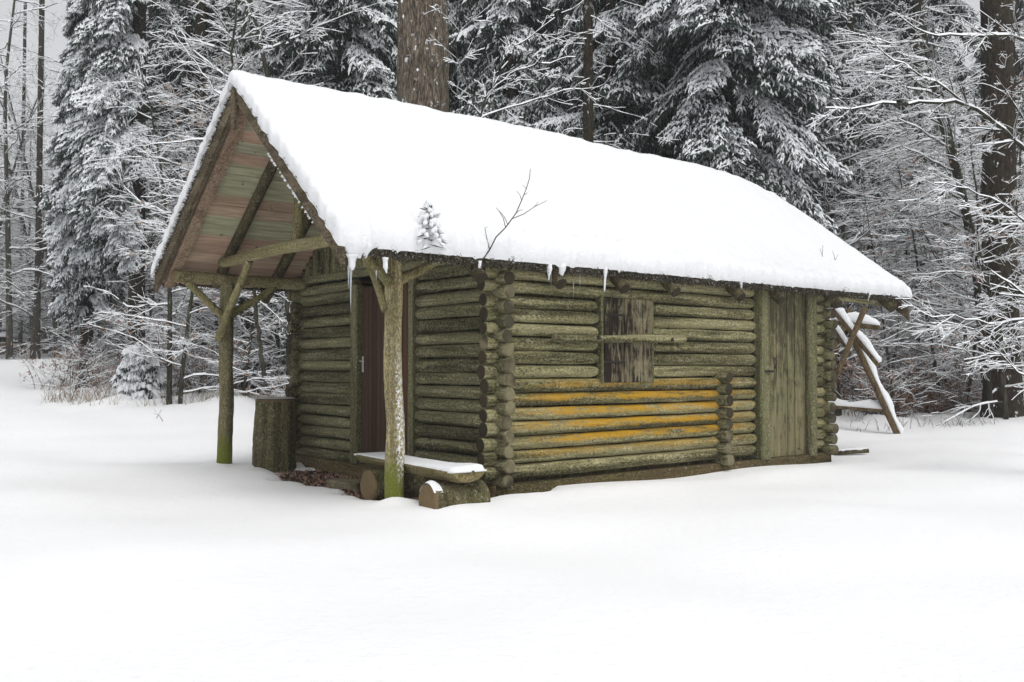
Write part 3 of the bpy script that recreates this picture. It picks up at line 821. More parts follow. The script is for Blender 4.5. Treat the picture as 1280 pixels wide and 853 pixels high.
def snow_pad(x0, x1, y0, y1, z, T, nx, ny, seed, fall=.05):
    g = np.random.default_rng(seed); xa = np.linspace(x0, x1, nx); ya = np.linspace(y0, y1, ny); A, B = np.meshgrid(xa, ya)
    e = np.minimum(np.minimum(A-x0, x1-A), np.minimum(B-y0, y1-B)); p = np.sqrt(np.clip(1-(1-np.clip(e/fall, 0, 1))**2, 0, 1))
    Tt = T if np.isscalar(T) else np.interp(B, *T)
    top = z+.003+p*Tt*(1+.12*np.sin(A*14+seed)*np.sin(B*9)); wob = g.normal(0, .004, A.shape)
    n = A.size; idx = np.arange(n).reshape(A.shape); q = np.stack([idx[:-1, :-1], idx[:-1, 1:], idx[1:, 1:], idx[1:, :-1]], -1).reshape(-1, 4)
    ring = np.concatenate([idx[0, :], idx[1:, -1], idx[-1, -2::-1], idx[-2:0:-1, 0]]); s = np.stack([ring, ring+n, np.roll(ring, -1)+n, np.roll(ring, -1)], -1)
    mb = MB(); mb.addm(np.concatenate([np.stack([A+wob, B+wob, top], -1).reshape(-1, 3), np.stack([A+wob, B+wob, 0*A+z-.01], -1).reshape(-1, 3)]), [(q, 0, True), (q[:, ::-1]+n, 0, True), (s, 0, True)])
    return mb
snow_pad(-.175, .165, -.985, .965, .375, ([-1.0, -.75, -.3, .97], [.042, .036, .012, .006]), 16, 60, 3).build('snow', M['snow'], BE)

# chopping block
CBK = local_empty('chopping_block', -.50, 3.70, 0, 'thick upright tree stump chopping block beside the far porch corner', 'chopping block')
mb = MB(); tube(mb, [(0, 0, -.08), (0, 0, .15), (0, 0, .5), (.01, 0, .79)], [.262, .252, .246, .242], 30, .04, 0, 1, 88, step=.05); mb.build('stump', [M['stumpbark'], M['end_warm']], CBK)
mb = MB(); th = np.linspace(0, 2*np.pi, 33)[:-1]; rr = np.linspace(0, 1, 8)
V = [(0, 0, .838)]+[(.236*r_*math.cos(t)+.008, .236*r_*math.sin(t), .822+.016*math.sqrt(max(0, 1-r_**4))) for r_ in rr[1:] for t in th]
fq = []; ft = []
for i in range(32): ft.append((0, 1+i, 1+(i+1) % 32))
for k in range(6):
    for i in range(32): fq.append((1+k*32+i, 1+(k+1)*32+i, 1+(k+1)*32+(i+1) % 32, 1+k*32+(i+1) % 32))
mb.addm(V, [(ft, 0, True), (fq, 0, True)])
mfr = mat_snow('thin_frost', (.42, .42, .40), 80, .5)
mb.build('frost_cap', mfr, CBK)
# flat stone under the porch
mb = MB(); th = np.linspace(0, 6.283, 15)[:-1]; V = []
for z, s in ((-.08, 1), (-.012, .97), (.0, .88)):
    for i, t in enumerate(th): 
        r_ = 1+.12*math.sin(3*t+1)+.06*math.sin(7*t); V.append((.14*r_*math.cos(t)*s, .27*r_*math.sin(t)*s, z))
V.append((0, 0, .003)); fq = []; ft = []
for k in range(2):
    for i in range(14): fq.append((k*14+i, k*14+(i+1) % 14, (k+1)*14+(i+1) % 14, (k+1)*14+i))
for i in range(14): ft.append((28+i, 28+(i+1) % 14, 42))
mb.addm(V, [(fq, 0, False), (ft, 0, False)])
o = mb.build('flat_stone', M['stone']); o.location = l2w(-.62, 1.75, .03); o.rotation_euler = (0, 0, ANG)
tag(o, 'flat yellowish stone lying on bare earth before the front door', 'stone')

# plank poking from the snow at the far corner
o = MB(); box(o, (-.22, -.05, -.03), (.25, .05, .025), bev=.006, jit=.003); o = o.build('plank', M['dark_pole']); o.location = (pix(1062, 573, 12.9)[0], 12.9, .05); o.rotation_euler = (0, -.04, .2)
tag(o, 'short dark plank poking out of snow at the right cabin corner', 'plank')
sp = snow_pad(-.2, .24, -.045, .045, .026, .02, 14, 8, 9, .03); s_ = sp.build('snow', M['snow'], o)

# ------------------------------------------------------------------ wood trestle at the right
TD = 17.0
g0 = float(ground(pix(1085, 530, TD)[0], TD))
TR = empty('pole_trestle', (pix(1085, 530, TD)[0], TD, g0), 0, 'snowy trestle of crossed wooden poles standing behind the right cabin end', 'trestle')
TO = np.array(TR.location)
def tp(px, py, dd): return np.array(pix(px, py, TD+dd))-TO
def snow_on(p0, p1, r, mbs, h=.05, seed=0):
    """snow ridge along the top of a pole"""
    g = np.random.default_rng(seed); p0 = np.array(p0); p1 = np.array(p1); L = np.linalg.norm(p1-p0); n = max(5, int(L/.05)); t = np.linspace(0, 1, n)
    d, s, u = frame(p1-p0)
    if u[2] < 0: u = -u
    s = np.cross(d, u)
    V = []; k = 8
    for tt in t:
        c = p0+(p1-p0)*tt; e = min(tt, 1-tt)*L; f = min(1, e/.06)**.5; hh = h*(.8+.3*math.sin(tt*L*9+seed)+g.normal(0, .06))*f
        for a in np.linspace(-.15, math.pi+.15, k):
            V.append(c+s*math.cos(a)*(r*1.02+.004)+u*(max(0, math.sin(a))*(hh+r*.6)+r*.45))
    V = np.array(V); ii = np.arange(n*k).reshape(n, k)
    a_ = ii[:-1]; b_ = np.roll(a_, -1, 1); c_ = ii[1:]; d_ = np.roll(c_, -1, 1)
    mbs.addm(V, [(np.stack([a_, c_, d_, b_], -1).reshape(-1, 4), 0, True)])
    mbs.f.append((np.array([ii[0]])+mbs.n-len(V), 0, True)); mbs.f.append((np.array([ii[-1][::-1]])+mbs.n-len(V), 0, True))
def tpole(a, b, r, h, seed):
    d, s, u = frame(b-a); n = max(4, int(np.linalg.norm(b-a)/.1)); t = np.linspace(0, 1, n)[:, None]
    mb = MB(); tube(mb, a+(b-a)*t, np.full(n, r), 10, .06, 0, 1, seed); o = mb.build('pole', [M['shed_pole'], M['end_warm']], TR)
    if h:
        ms = MB(); snow_on(a, b, r, ms, h, seed); ms.build('snow', M['snow'], o)
tpole(tp(1044, 388, .25), tp(1098, 455, -.2), .062, .07, 1)
tpole(tp(1082, 384, -.1), tp(1040, 482, .15), .05, 0, 2)
tpole(tp(1068, 425, .3), tp(1122, 545, .1), .062, .09, 3)
tpole(tp(1040, 402, .6), tp(1100, 409, .3), .06, .16, 4)
tpole(tp(1036, 400, .9), tp(1062, 440, .7), .05, .05, 5)
tpole(tp(1062, 386, .9), tp(1036, 470, 1.1), .045, 0, 6)
tpole(tp(1030, 507, .5), tp(1117, 514, .2), .04, .13, 7)

# ------------------------------------------------------------------ vegetation
def segs_to_mesh(mbB, mbS, P0, P1, R0, R1, snow=1.0, sides=3, minh=.25, seed=0, matb=0, extra=.008):
    """vectorised tubes + snow ridge on top of every non vertical piece"""
    P0 = np.asarray(P0); P1 = np.asarray(P1); R0 = np.asarray(R0); R1 = np.asarray(R1); n = len(P0)
    if n == 0: return
    D = P1-P0; L = np.linalg.norm(D, axis=1)[:, None]; D = D/np.maximum(L, 1e-6)
    up = np.where(np.abs(D[:, 2:3]) < .95, np.array([[0, 0, 1.0]]), np.array([[1.0, 0, 0]]))
    Sv = np.cross(D, up); Sv /= np.linalg.norm(Sv, axis=1)[:, None]; U = np.cross(Sv, D)
    th = np.arange(sides)/sides*2*np.pi-math.pi/2
    ringdir = np.cos(th)[None, :, None]*Sv[:, None]+np.sin(th)[None, :, None]*U[:, None]
    V = np.concatenate([P0[:, None]+ringdir*R0[:, None, None], P1[:, None]+ringdir*R1[:, None, None]], 1)
    k = np.arange(n)[:, None]*(2*sides)
    fs = [k+np.array([i, (i+1) % sides, sides+(i+1) % sides, sides+i]) for i in range(sides)]
    mbB.add(V.reshape(-1, 3), np.concatenate(fs), matb, sides > 4)
    if snow > 0 and mbS is not None:
        g = np.random.default_rng(seed); hor = 1-np.abs(D[:, 2])
        ok = (hor > minh*g.uniform(.6, 1.3, n)) & (g.random(n) < snow)
        P0, P1, R0, R1, Sv, U, hor, m = P0[ok], P1[ok], R0[ok], R1[ok], Sv[ok], U[ok], hor[ok], ok.sum()
        if m == 0: return
        ex0 = extra*np.clip(R0/.012, .42, 1); ex1 = extra*np.clip(R1/.012, .42, 1)
        w0 = (R0*.95+ex0*.4)[:, None]; w1 = (R1*.95+ex1*.4)[:, None]
        h = (g.uniform(.6, 1.6, m)*(.4+hor))[:, None]; h0 = h*ex0[:, None]; h = h*ex1[:, None]
        Z = np.array([[0, 0, 1.0]])
        V = np.stack([P0-Sv*w0+U*R0[:, None]*.2, P0+Sv*w0+U*R0[:, None]*.2, P0+U*R0[:, None]+Z*h0,
                      P1-Sv*w1+U*R1[:, None]*.2, P1+Sv*w1+U*R1[:, None]*.2, P1+U*R1[:, None]+Z*h], 1)
        k = np.arange(m)[:, None]*6
        mbS.addm(V.reshape(-1, 3), [(np.concatenate([k+[0, 3, 5, 2], k+[1, 2, 5, 4], k+[0, 1, 4, 3]]), 0, False), (np.concatenate([k+[0, 2, 1], k+[3, 4, 5]]), 0, False)])

class Segs:
    def __init__(s): s.a = []; s.b = []; s.r = []; s.q = []
    def add(s, a, b, r, q): s.a.append(a); s.b.append(b); s.r.append(r); s.q.append(q)
def norm(v): return v/max(1e-9, math.sqrt(float(v@v)))
def grow(S_, p, d, L, r, level, g, maxl, flat=.3, spread=.8, kids=(4, 7), step=.22, droop=-.01, wig=.17, minr=.0018):
    n = max(3, int(L/step)); sl = L/n; pts = [p]; dirs = []
    for i in range(n):
        d = norm(d+g.normal(0, wig, 3)*np.array([1, 1, .7])+np.array([0, 0, droop]))
        q = p+d*sl; r0 = r*(1-i/n*.8); r1 = r*(1-(i+1)/n*.8)
        S_.add(p, q, max(r0, minr), max(r1, minr)); p = q; pts.append(p); dirs.append(d)
    if level < maxl:
        k = g.integers(*kids)
        for j in range(k):
            t = g.uniform(.15, .97); i = int(t*n); i = min(i, n-1)
            dd = dirs[i]; side = np.cross(dd, g.normal(0, 1, 3)); side[2] *= flat; side = norm(side)
            nd = norm(dd*(.75)+side*spread*g.uniform(.6, 1.2))
            grow(S_, pts[i], nd, L*g.uniform(.35, .62)*(1-.35*t), max(minr, r*(1-t*.7)*.55), level+1, g, maxl, flat, spread, kids, step*.8, droop, wig, minr)
def finish_tree(name, S_, trunkpts, trunkr, seed, root, barkm, twigm, snow=.9, extra=.012, sides=3, leaves=0, trunk_sides=10):
    out = []
    if trunkpts is not None:
        mb = MB(); tube(mb, trunkpts, trunkr, trunk_sides, .05, seed=seed, step=.3); mb.build('trunk', barkm, root)
    mb = MB(); ms = MB()
    P0, P1 = np.array(S_.a), np.array(S_.b); R0, R1 = np.array(S_.r), np.array(S_.q)
    segs_to_mesh(mb, ms, P0, P1, R0, R1, snow, sides, seed=seed, extra=extra*.85)
    mb.build('branches', twigm, root); 
    if ms.n: ms.build('snow', M['snow_tree'], root)
    if leaves:
        g = np.random.default_rng(seed); k = g.integers(0, len(P0), leaves)
        k = k[R0[k] < .012]; P = P1[k]+g.normal(0, .02, (len(k), 3)); n = len(P)
        d1 = g.normal(0, 1, (n, 3)); d1[:, 2] -= .8; d1 /= np.linalg.norm(d1, axis=1)[:, None]; d2 = np.cross(d1, g.normal(0, 1, (n, 3))); d2 /= np.linalg.norm(d2, axis=1)[:, None]
        sz = g.uniform(.022, .042, n)[:, None]; V = np.stack([P, P+d1*sz+d2*sz*.5, P+d1*sz*2, P+d1*sz-d2*sz*.5], 1)
        ml = MB().add(V.reshape(-1, 3), np.arange(4*n).reshape(n, 4), 0, False); ml.build('dry_leaves', M['leaf'], root)

# ---- spruce bough templates
def make_bough(seed, L=2.6, dens=1.0, droop=.55, size=1.0):
    """returns finger arrays (base, dir, length, width) and spine segs; bough runs along +x from the origin, hanging"""
    g = np.random.default_rng(seed); S_ = Segs(); fb = []; fd = []; fl = []; fw = []
    n = 14; p = np.zeros(3); pts = []; ds = []
    for i in range(n):
        t = i/n; ang = -(.15+droop*math.sin(t*2.3))+.35*max(0, t-.7)
        d = norm(np.array([math.cos(ang), g.normal(0, .07), math.sin(ang)])); q = p+d*(L/n)
        S_.add(p, q, .022*(1-t)+.005, .022*(1-(i+1)/n)+.004); pts.append(p); ds.append(d); p = q
    pts.append(p); ds.append(d)
    for i in range(2, n+1):
        t = i/n
        for sd in (-1, 1):
            for rep in range(2 if dens > .7 else 1):
                bl = L*(.10+.30*math.sin(math.pi*min(1, t*.85+.1)))*g.uniform(.6, 1.15)
                a0 = pts[i]-ds[i]*g.uniform(0, L/n); fwd = g.uniform(.55, 1.0)
                d = norm(np.array([fwd, sd*g.uniform(.5, 1.0), -.12-g.uniform(0, .35)]))
                m = max(2, int(bl/.11)); pp = a0
                for j in range(m):
                    d = norm(d+np.array([0, 0, -.16*g.uniform(.4, 1.4)])+g.normal(0, .06, 3)); qq = pp+d*(bl/m)
                    S_.add(pp, qq, .006, .004)
                    fb.append(pp); fd.append(d); fl.append(bl/m*1.5); fw.append(.018*size)
                    for ss in (-1, 1, -1, 1):
                        if g.random() < .72*dens:
                            sdv = norm(np.cross(d, [0, 0, 1])); dd = norm(d*g.uniform(.5, .9)+sdv*ss*g.uniform(.5, .9)+np.array([0, 0, -.15-g.uniform(0, .45)]))
                            fb.append(pp+d*(bl/m)*g.uniform(0, 1)); fd.append(dd); fl.append(g.uniform(.11, .23)*size*(1-.3*j/m)); fw.append(.014*size)
                    if g.random() < .5*dens:
                        dd = norm(np.array([d[0]*.3, d[1]*.3, -1])+g.normal(0, .15, 3)); fb.append(pp); fd.append(dd); fl.append(g.uniform(.12, .3)*size); fw.append(.014*size)
                    pp = qq
                fb.append(pp); fd.append(d); fl.append(.12*size); fw.append(.018*size)
    return (np.array(fb), np.array(fd), np.array(fl), np.array(fw), np.array(S_.a), np.array(S_.b), np.array(S_.r), np.array(S_.q))
BOUGH = [make_bough(s, 2.4, 1.0, .55+.15*(s % 3)) for s in range(5)]
BOUGHD = [make_bough(60+s, 2.2, 1.0, 1.0+.12*(s % 3)) for s in range(4)]
BOUGHL = [make_bough(20+s, 2.4, .6, .5+.15*(s % 3), 1.35) for s in range(4)]
def fingers(mbN, mbS, P, D, L, Wd, g, snowp=.75, lift=.014):
    n = len(P); Z = np.array([[0, 0, 1.0]])
    Sv = np.cross(D, Z+0*D); ln = np.linalg.norm(Sv, axis=1)[:, None]; Sv = np.where(ln > .15, Sv/np.maximum(ln, 1e-5), np.array([[1.0, 0, 0]]))
    U = np.cross(Sv, D); U = np.where(U[:, 2:3] < 0, -U, U)
    L = L[:, None]; Wd = Wd[:, None]; mid = P+D*L*.45; tip = P+D*L-Z*L*.08
    Bm = mid-U*Wd*.8
    V = np.stack([P, mid-Sv*Wd, mid+Sv*Wd, tip, Bm], 1).reshape(-1, 3); k = np.arange(n)[:, None]*5
    mbN.add(V, np.concatenate([k+[0, 2, 3], k+[0, 3, 1], k+[0, 1, 4], k+[1, 3, 4], k+[3, 2, 4], k+[2, 0, 4]]), 0, False)
    hor = 1-np.abs(D[:, 2])
    ok = (g.random(n) < snowp*.95*np.clip(hor*2.4+.15, 0, 1))
    if ok.any():
        P, mid, Sv, Wd, tip, U, L = P[ok], mid[ok], Sv[ok], Wd[ok], tip[ok], U[ok], L[ok]; m = len(P)
        h = lift*g.uniform(.5, 1.8, m)[:, None]*Z
        w = Wd*g.uniform(.45, .95, m)[:, None]; e = .003*Z
        tp_ = P+(tip-P)*g.uniform(.7, .97, m)[:, None]
        V = np.stack([P+e, mid-Sv*w+e, mid+Sv*w+e, tp_+e, mid+h+U*.008], 1).reshape(-1, 3); k = np.arange(m)[:, None]*5
        mbS.add(V, np.concatenate([k+[0, 4, 1], k+[1, 4, 3], k+[3, 4, 2], k+[2, 4, 0], k+[0, 1, 3], k+[0, 3, 2]]), 0, False)
def rotm(az, tilt, roll):
    ca, sa = math.cos(az), math.sin(az); ct, st = math.cos(tilt), math.sin(tilt); cr, sr = math.cos(roll), math.sin(roll)
    Rz = np.array([[ca, -sa, 0], [sa, ca, 0], [0, 0, 1]]); Ry = np.array([[ct, 0, -st], [0, 1, 0], [st, 0, ct]]); Rx = np.array([[1, 0, 0], [0, cr, -sr], [0, sr, cr]])
    return Rz@Ry@Rx
def spruce_parts(root, seed, H=16, zlow=1.5, rmax=2.8, spacing=.30, per=6, tr=.2, templ=None, snowp=.8, lift=.03, bark='bark_dark', gapp=.12, zmax=None, azr=None, young=False):
    g = np.random.default_rng(seed); templ = templ or BOUGH; mN = MB(); mS = MB(); mB = MB()
    sa, sb, sr_, sq = [], [], [], []
    z = zlow; FP, FD, FL, FW, FS = [], [], [], [], []
    ztop = zmax or H-.4
    while z < ztop:
        t = (z-zlow)/(H-zlow); reach = rmax*(1-t)**.75*(1 if young else min(1, .55+.45*min(1, (z-zlow)/2.0)))
        for k in range(per):
            if g.random() < gapp: continue
            az = g.uniform(0, 6.283) if azr is None else g.uniform(*azr)
            b = templ[g.integers(len(templ))]; sc = reach/2.4*g.uniform(.7, 1.15); R_ = rotm(az, g.uniform(-.2, .25)+(.25 if young else .0)*t, g.normal(0, .18))
            o = np.array([tr*(1-z/H)*math.cos(az)*.7, tr*(1-z/H)*math.sin(az)*.7, z+g.uniform(-.12, .12)])
            FP.append(b[0]@R_.T*sc+o); FD.append(b[1]@R_.T); FL.append(b[2]*max(sc, .55)**.6); FW.append(b[3]*max(sc, .5)**.5*g.uniform(.85, 1.15)); FS.append(np.full(len(b[0]), g.choice([.25, .6, 1.0, 1.3], p=[.25, .25, .3, .2])))
            sa.append(b[4]@R_.T*sc+o); sb.append(b[5]@R_.T*sc+o); sr_.append(b[6]*sc); sq.append(b[7]*sc)
        z += spacing*g.uniform(.6, 1.4)*(1-.35*t)
    P, D, L, Wd = map(np.concatenate, (FP, FD, FL, FW))
    fingers(mN, mS, P, D, L, Wd, g, snowp*np.concatenate(FS), lift)
    segs_to_mesh(mB, None, np.concatenate(sa), np.concatenate(sb), np.concatenate(sr_), np.concatenate(sq), 0, 3)
    tp_ = np.array([[0, 0, -.3], [0, 0, .4], [0, 0, H*.5], [0, 0, H]]); mt = MB(); tube(mt, tp_, [tr*1.25, tr, tr*.6, .02], 12, .04, seed=seed, step=.5)
    mt.build('trunk', M[bark], root)
    cr = mN.build('crown', M['needles'], root); mB.build('branches', M['bark_dark'], cr); mS.build('snow', M['snow_tree'], cr)

def gz(x, y): return float(ground(x, y))
def at_px(px, d): x = (px-640)/F*d; return (x, d, gz(x, d)-.03)

# near hand-placed spruces --------------------------------------------------
def new_root(name, px, d, rz, label, cat, group=None, sc=1): return empty(name, at_px(px, d), rz, label, cat, group, sc)
s1 = new_root('spruce_tree', 170, 22, 0, 'big drooping snow laden spruce with bare brown lower trunk at left', 'spruce')
spruce_parts(s1, 1, H=24, zlow=3.6, rmax=2.1, spacing=.25, per=6, tr=.2, templ=BOUGHD, snowp=1.2, lift=.05, zmax=14, gapp=.3, azr=(2.2, 4.9))
s2 = new_root('spruce_tree', 108, 24, .5, 'dense snow laden spruce hanging to the undergrowth at far left', 'spruce')
spruce_parts(s2, 2, H=19, zlow=2.0, rmax=1.45, spacing=.25, per=8, tr=.16, templ=BOUGHD, snowp=1.2, lift=.05, zmax=14, gapp=.3)
s3 = new_root('spruce_tree', 905, 19.5, 1.0, 'spruce with broad snowy boughs rising above the right half of roof', 'spruce')
spruce_parts(s3, 3, H=26, zlow=2.6, rmax=3.0, spacing=.36, per=7, tr=.26, snowp=.9, lift=.04, zmax=15)

# shared variants
VAR = {}
def variant(key, builder):
    r = empty('spruce_tree' if key[0] == 's' else 'bare_tree', (0, 0, 0)); builder(r); VAR[key] = [r, False]; return r
variant('sa', lambda r: spruce_parts(r, 11, H=20, zlow=2.2, rmax=2.7, spacing=.40, per=7, tr=.2, templ=BOUGHL, snowp=.75, lift=.045, zmax=17))
variant('sb', lambda r: spruce_parts(r, 12, H=18, zlow=1.0, rmax=2.4, spacing=.38, per=7, tr=.18, templ=BOUGHL, snowp=.8, lift=.045, zmax=16))
variant('sc', lambda r: spruce_parts(r, 13, H=24, zlow=5.0, rmax=2.8, spacing=.42, per=7, tr=.24, templ=BOUGHL, snowp=.7, lift=.04, zmax=20))
variant('sd', lambda r: spruce_parts(r, 14, H=7, zlow=.35, rmax=1.5, spacing=.26, per=7, tr=.08, templ=BOUGHL, snowp=.85, lift=.045))
def bare(r, seed, H=7, tr=.05, nb=26, bl=1.9, z0=.6, leaves=0, flat=.35, extra=.014, maxl=3):
    g = np.random.default_rng(seed); S_ = Segs(); T = [np.array([0, 0, -.2])]; d = np.array([0, 0, 1.0]); n = 14
    for i in range(n): d = norm(d+g.normal(0, .05, 3)+np.array([0, 0, .05])); T.append(T[-1]+d*H/n)
    T = np.array(T); rr = np.linspace(tr, tr*.15, n+1)
    for j in range(nb):
        t = (z0+(H-z0)*j/nb)/H; i = min(n-1, int(t*n)); p = T[i]+(T[i+1]-T[i])*(t*n-i)
        az = g.uniform(0, 6.283); el = g.uniform(.05, .5)
        dd = np.array([math.cos(az)*math.cos(el), math.sin(az)*math.cos(el), math.sin(el)])
        grow(S_, p, dd, bl*(1-.45*t)*g.uniform(.6, 1.2), tr*.38*(1-t*.6), 1, g, maxl, flat, .85, (5, 9), .17, -.012, .17)
    finish_tree('bare', S_, T, rr, seed, r, M['bark_beech'], M['twig_grey'], .95, extra, 3, leaves, 7)
variant('ba', lambda r: bare(r, 31, 7.5, .055, 26, 2.1))
variant('bb', lambda r: bare(r, 32, 5.5, .04, 24, 1.7, .4, leaves=500))
variant('bc', lambda r: bare(r, 33, 9.5, .08, 28, 2.6, 1.2, extra=.018))
def shrub(r, seed, n=16, H=1.8, leaves=0, extra=.013):
    g = np.random.default_rng(seed); S_ = Segs()
    for i in range(n):
        az = g.uniform(0, 6.283); el = g.uniform(.7, 1.5); p = np.array([g.normal(0, .35), g.normal(0, .35), -.08])
        grow(S_, p, np.array([math.cos(az)*math.cos(el), math.sin(az)*math.cos(el), math.sin(el)]), H*g.uniform(.5, 1.1), .008, 1, g, 3, .7, .8, (3, 6), .16, -.02, .12, .002)
    finish_tree('shrub', S_, None, None, seed, r, None, M['twig'], .85, extra, 3, leaves)
def variant2(key, builder):
    r = empty('bare_shrub', (0, 0, 0)); builder(r); VAR[key] = [r, False]
variant2('ud', lambda r: shrub(r, 44, 16, 1.2, leaves=3200)); variant2('ua', lambda r: shrub(r, 41)); variant2('ub', lambda r: shrub(r, 42, 18, 1.4, leaves=900)); variant2('uc', lambda r: shrub(r, 43, 12, 2.6, extra=.016))
def place(key, px, d, sc, label, cat, group, rz=None, y=None):
    r, used = VAR[key]
    o = r if not used else copy_tree(r); VAR[key][1] = True
    x, yy, z = at_px(px, d); o.location = (x, yy, z); o.rotation_euler = (0, 0, random.uniform(0, 6.283) if rz is None else rz); o.scale = (sc, sc, sc*random.uniform(.92, 1.1))
    for k in ('label', 'category', 'group'):
        if k in o: del o[k]
    tag(o, label, cat, group); return o
LSP = 'snowy spruce standing in the dense wood behind the cabin'; GSP = 'spruces of the wood behind the cabin'
LBA = 'thin bare tree with snow lined twigs in the wood'; GBA = 'bare young trees in the wood'
LSH = 'leafless shrub with snow lined twigs at the edge of the wood'; GSH = 'shrubs at the edge of the wood'
# second row of spruces
NEAR_SPRUCE = {345: 'snowy spruce just above the gable peak behind the roof', 430: 'tall snowy spruce between the gable peak and the thickest trunk',
               640: 'snowy spruce right of the thickest trunk behind a fanning bare sapling', 765: 'snowy spruce just right of the slender trunk with dead branches',
               835: 'snowy spruce squeezed in left of the broad boughed spruce over the roof', 1010: 'snowy spruce just right of the broad boughed spruce over the roof',
               955: 'high crowned spruce crowding the right side of the broad boughed spruce', 700: 'spruce hidden partly behind the slender trunk with dead branches',
               570: 'spruce directly behind the thickest trunk', 250: 'high crowned spruce behind the straight dark trunks left of the gable'}
for key, px, d, sc in (('sb', 345, 24, 1.0), ('sa', 430, 22, 1.05), ('sb', 640, 22.5, 1.0), ('sa', 765, 21.5, .95), ('sb', 835, 24, 1.1), ('sa', 1010, 24, 1.05), ('sc', 955, 22, 1.0), ('sb', 700, 27, 1.1), ('sa', 570, 26, 1.0),
                       ('sc', 250, 27, 1.0), ('sa', 290, 30, 1.1), ('sb', 385, 29, 1.1), ('sa', 490, 29, 1.1), ('sb', 880, 29, 1.2), ('sa', 1080, 30, 1.1), ('sc', 1140, 27, 1.0), ('sc', 205, 36, 1.0)):
    place(key, px, d, sc, NEAR_SPRUCE.get(px, LSP), 'spruce', GSP)
rr_ = random.Random(5)
for i in range(64):
    d = rr_.uniform(31, 62); px = rr_.uniform(-80, 1360)
    if px < 90: continue
    place(rr_.choice(['sa', 'sb', 'sc']), px, d, rr_.uniform(.85, 1.25), LSP, 'spruce', GSP)
for px, d, sc in ((690, 20, .9), (1160, 26, .8), (610, 19.5, .75), (25, 58, .9), (60, 62, 1.0)):
    place('sd', px, d, sc, 'young snowy spruce low among the taller trees', 'spruce', 'young spruces below the tall trees')

# bare young trees
for i in range(70):
    d = rr_.uniform(17.5, 36); px = rr_.choice([rr_.uniform(930, 1330), rr_.uniform(180, 480), rr_.uniform(560, 800), rr_.uniform(980, 1300), rr_.uniform(-60, 60)])
    if px < 100: d = rr_.uniform(44, 65)
    if px < 480 and px > 100: d = max(d, 19)
    place(rr_.choice(['ba', 'bb', 'bc']), px, d, rr_.uniform(.75, 1.3)*(1.6 if px < 100 else 1), LBA, 'bare tree', GBA)
for i in range(30):
    d = rr_.uniform(44, 72) if i < 20 else rr_.uniform(26, 50); px = rr_.uniform(-70, 75) if i < 20 else rr_.uniform(185, 290)
    place(rr_.choice(['ba', 'bc', 'bc']), px, d, rr_.uniform(1.2, 2.1) if i < 20 else rr_.uniform(.9, 1.3), LBA, 'bare tree', GBA)
for i in range(46):
    d = rr_.uniform(18.5, 34); px = rr_.choice([rr_.uniform(960, 1330), rr_.uniform(1100, 1300), rr_.uniform(200, 440)])
    place(rr_.choice(['ba', 'bb', 'bc']), px, d, rr_.uniform(.7, 1.3), LBA, 'bare tree', GBA)
# shrubs
for i in range(75):
    px = rr_.choice([rr_.uniform(1040, 1340), rr_.uniform(190, 390), rr_.uniform(90, 390), rr_.uniform(1040, 1340)])
    d = rr_.uniform(19, 27) if px > 700 else rr_.uniform(20, 27)
    place(rr_.choice(['ua', 'ub', 'uc']), px, d, rr_.uniform(.7, 1.2), LSH, 'shrub', GSH)

for px, d, sc in ((1105, 20.5, .8), (1128, 19.8, .7), (1150, 20.2, .8), (1172, 20.8, .8), (1215, 21.5, .9), (1120, 22, 1.1), (1165, 22.5, 1.2), (1190, 23, 1.2), (310, 22, .8), (340, 23, .9)):
    place('ud', px, d, sc, 'small beech shrub holding dry pinkish brown leaves under the bare trees', 'shrub', 'leafy shrubs below the bare trees')
# tall trunks ---------------------------------------------------------------
def tall_trunk(px, d, r, H, label, bark, seed, top_r=.7, lean=0, stubs=0, name='spruce_tree', flare=1.35, snowy=False):
    root = empty(name, at_px(px, d), 0, label, 'tree')
    g = np.random.default_rng(seed)
    T = np.array([[0, 0, -.3], [0, 0, .25], [lean*.2, 0, 1.2], [lean*.6, 0, H*.5], [lean, 0, H]]); rad = [r*flare, r*1.15, r, r*(1+top_r)/2, r*top_r]
    mb = MB(); tube(mb, T, rad, 28 if r > .2 else 12, .035, seed=seed, step=.12 if r > .2 else .3); mb.build('trunk', M[bark], root)
    if stubs:
        S_ = Segs()
        for i in range(stubs):
            z = g.uniform(1.5, H*.95); az = g.uniform(0, 6.283)
            grow(S_, np.array([lean*z/H+r*.7*math.cos(az), r*.7*math.sin(az), z]), np.array([math.cos(az), math.sin(az), g.uniform(-.35, .25)]), g.uniform(.5, 1.8), g.uniform(.005, .012), 1, g, 2, .4, .6, (3, 6), .12, -.03, .12)
        mb = MB(); ms = MB(); segs_to_mesh(mb, ms, S_.a, S_.b, S_.r, S_.q, .8, 3, seed=seed, extra=.012); b_ = mb.build('dead_branches', M['twig'], root); ms.build('snow', M['snow_tree'], b_)
    # lumps of snow stuck on the bark
    if snowy:
        ms = MB()
        for i in range(int(26*H/8)):
            z = g.uniform(1, H); az = g.uniform(3.6, 5.8); rr = r*(1-(1-top_r)*z/H); c = np.array([lean*z/H+rr*math.cos(az), rr*math.sin(az), z]); q = g.uniform(.012, .034)
            tube(ms, [c+[0, 0, -q*1.1], c+[0, 0, 0], c+[0, 0, q]], [q*.3, q*.9, q*.3], 7, .3, seed=i)
        ms.build('snow_patches', M['snow_tree'], root)
    return root
bt = tall_trunk(531, 15.2, .435, 9, 'very thick spruce trunk with snow flecked bark rising right behind the roof ridge', 'bark_big', 81, .93, lean=-.05, snowy=True)
rt = tall_trunk(1252, 18.5, .33, 11, 'thick dark trunk with snow patches at the right edge', 'bark_dark', 82, .85, stubs=30)
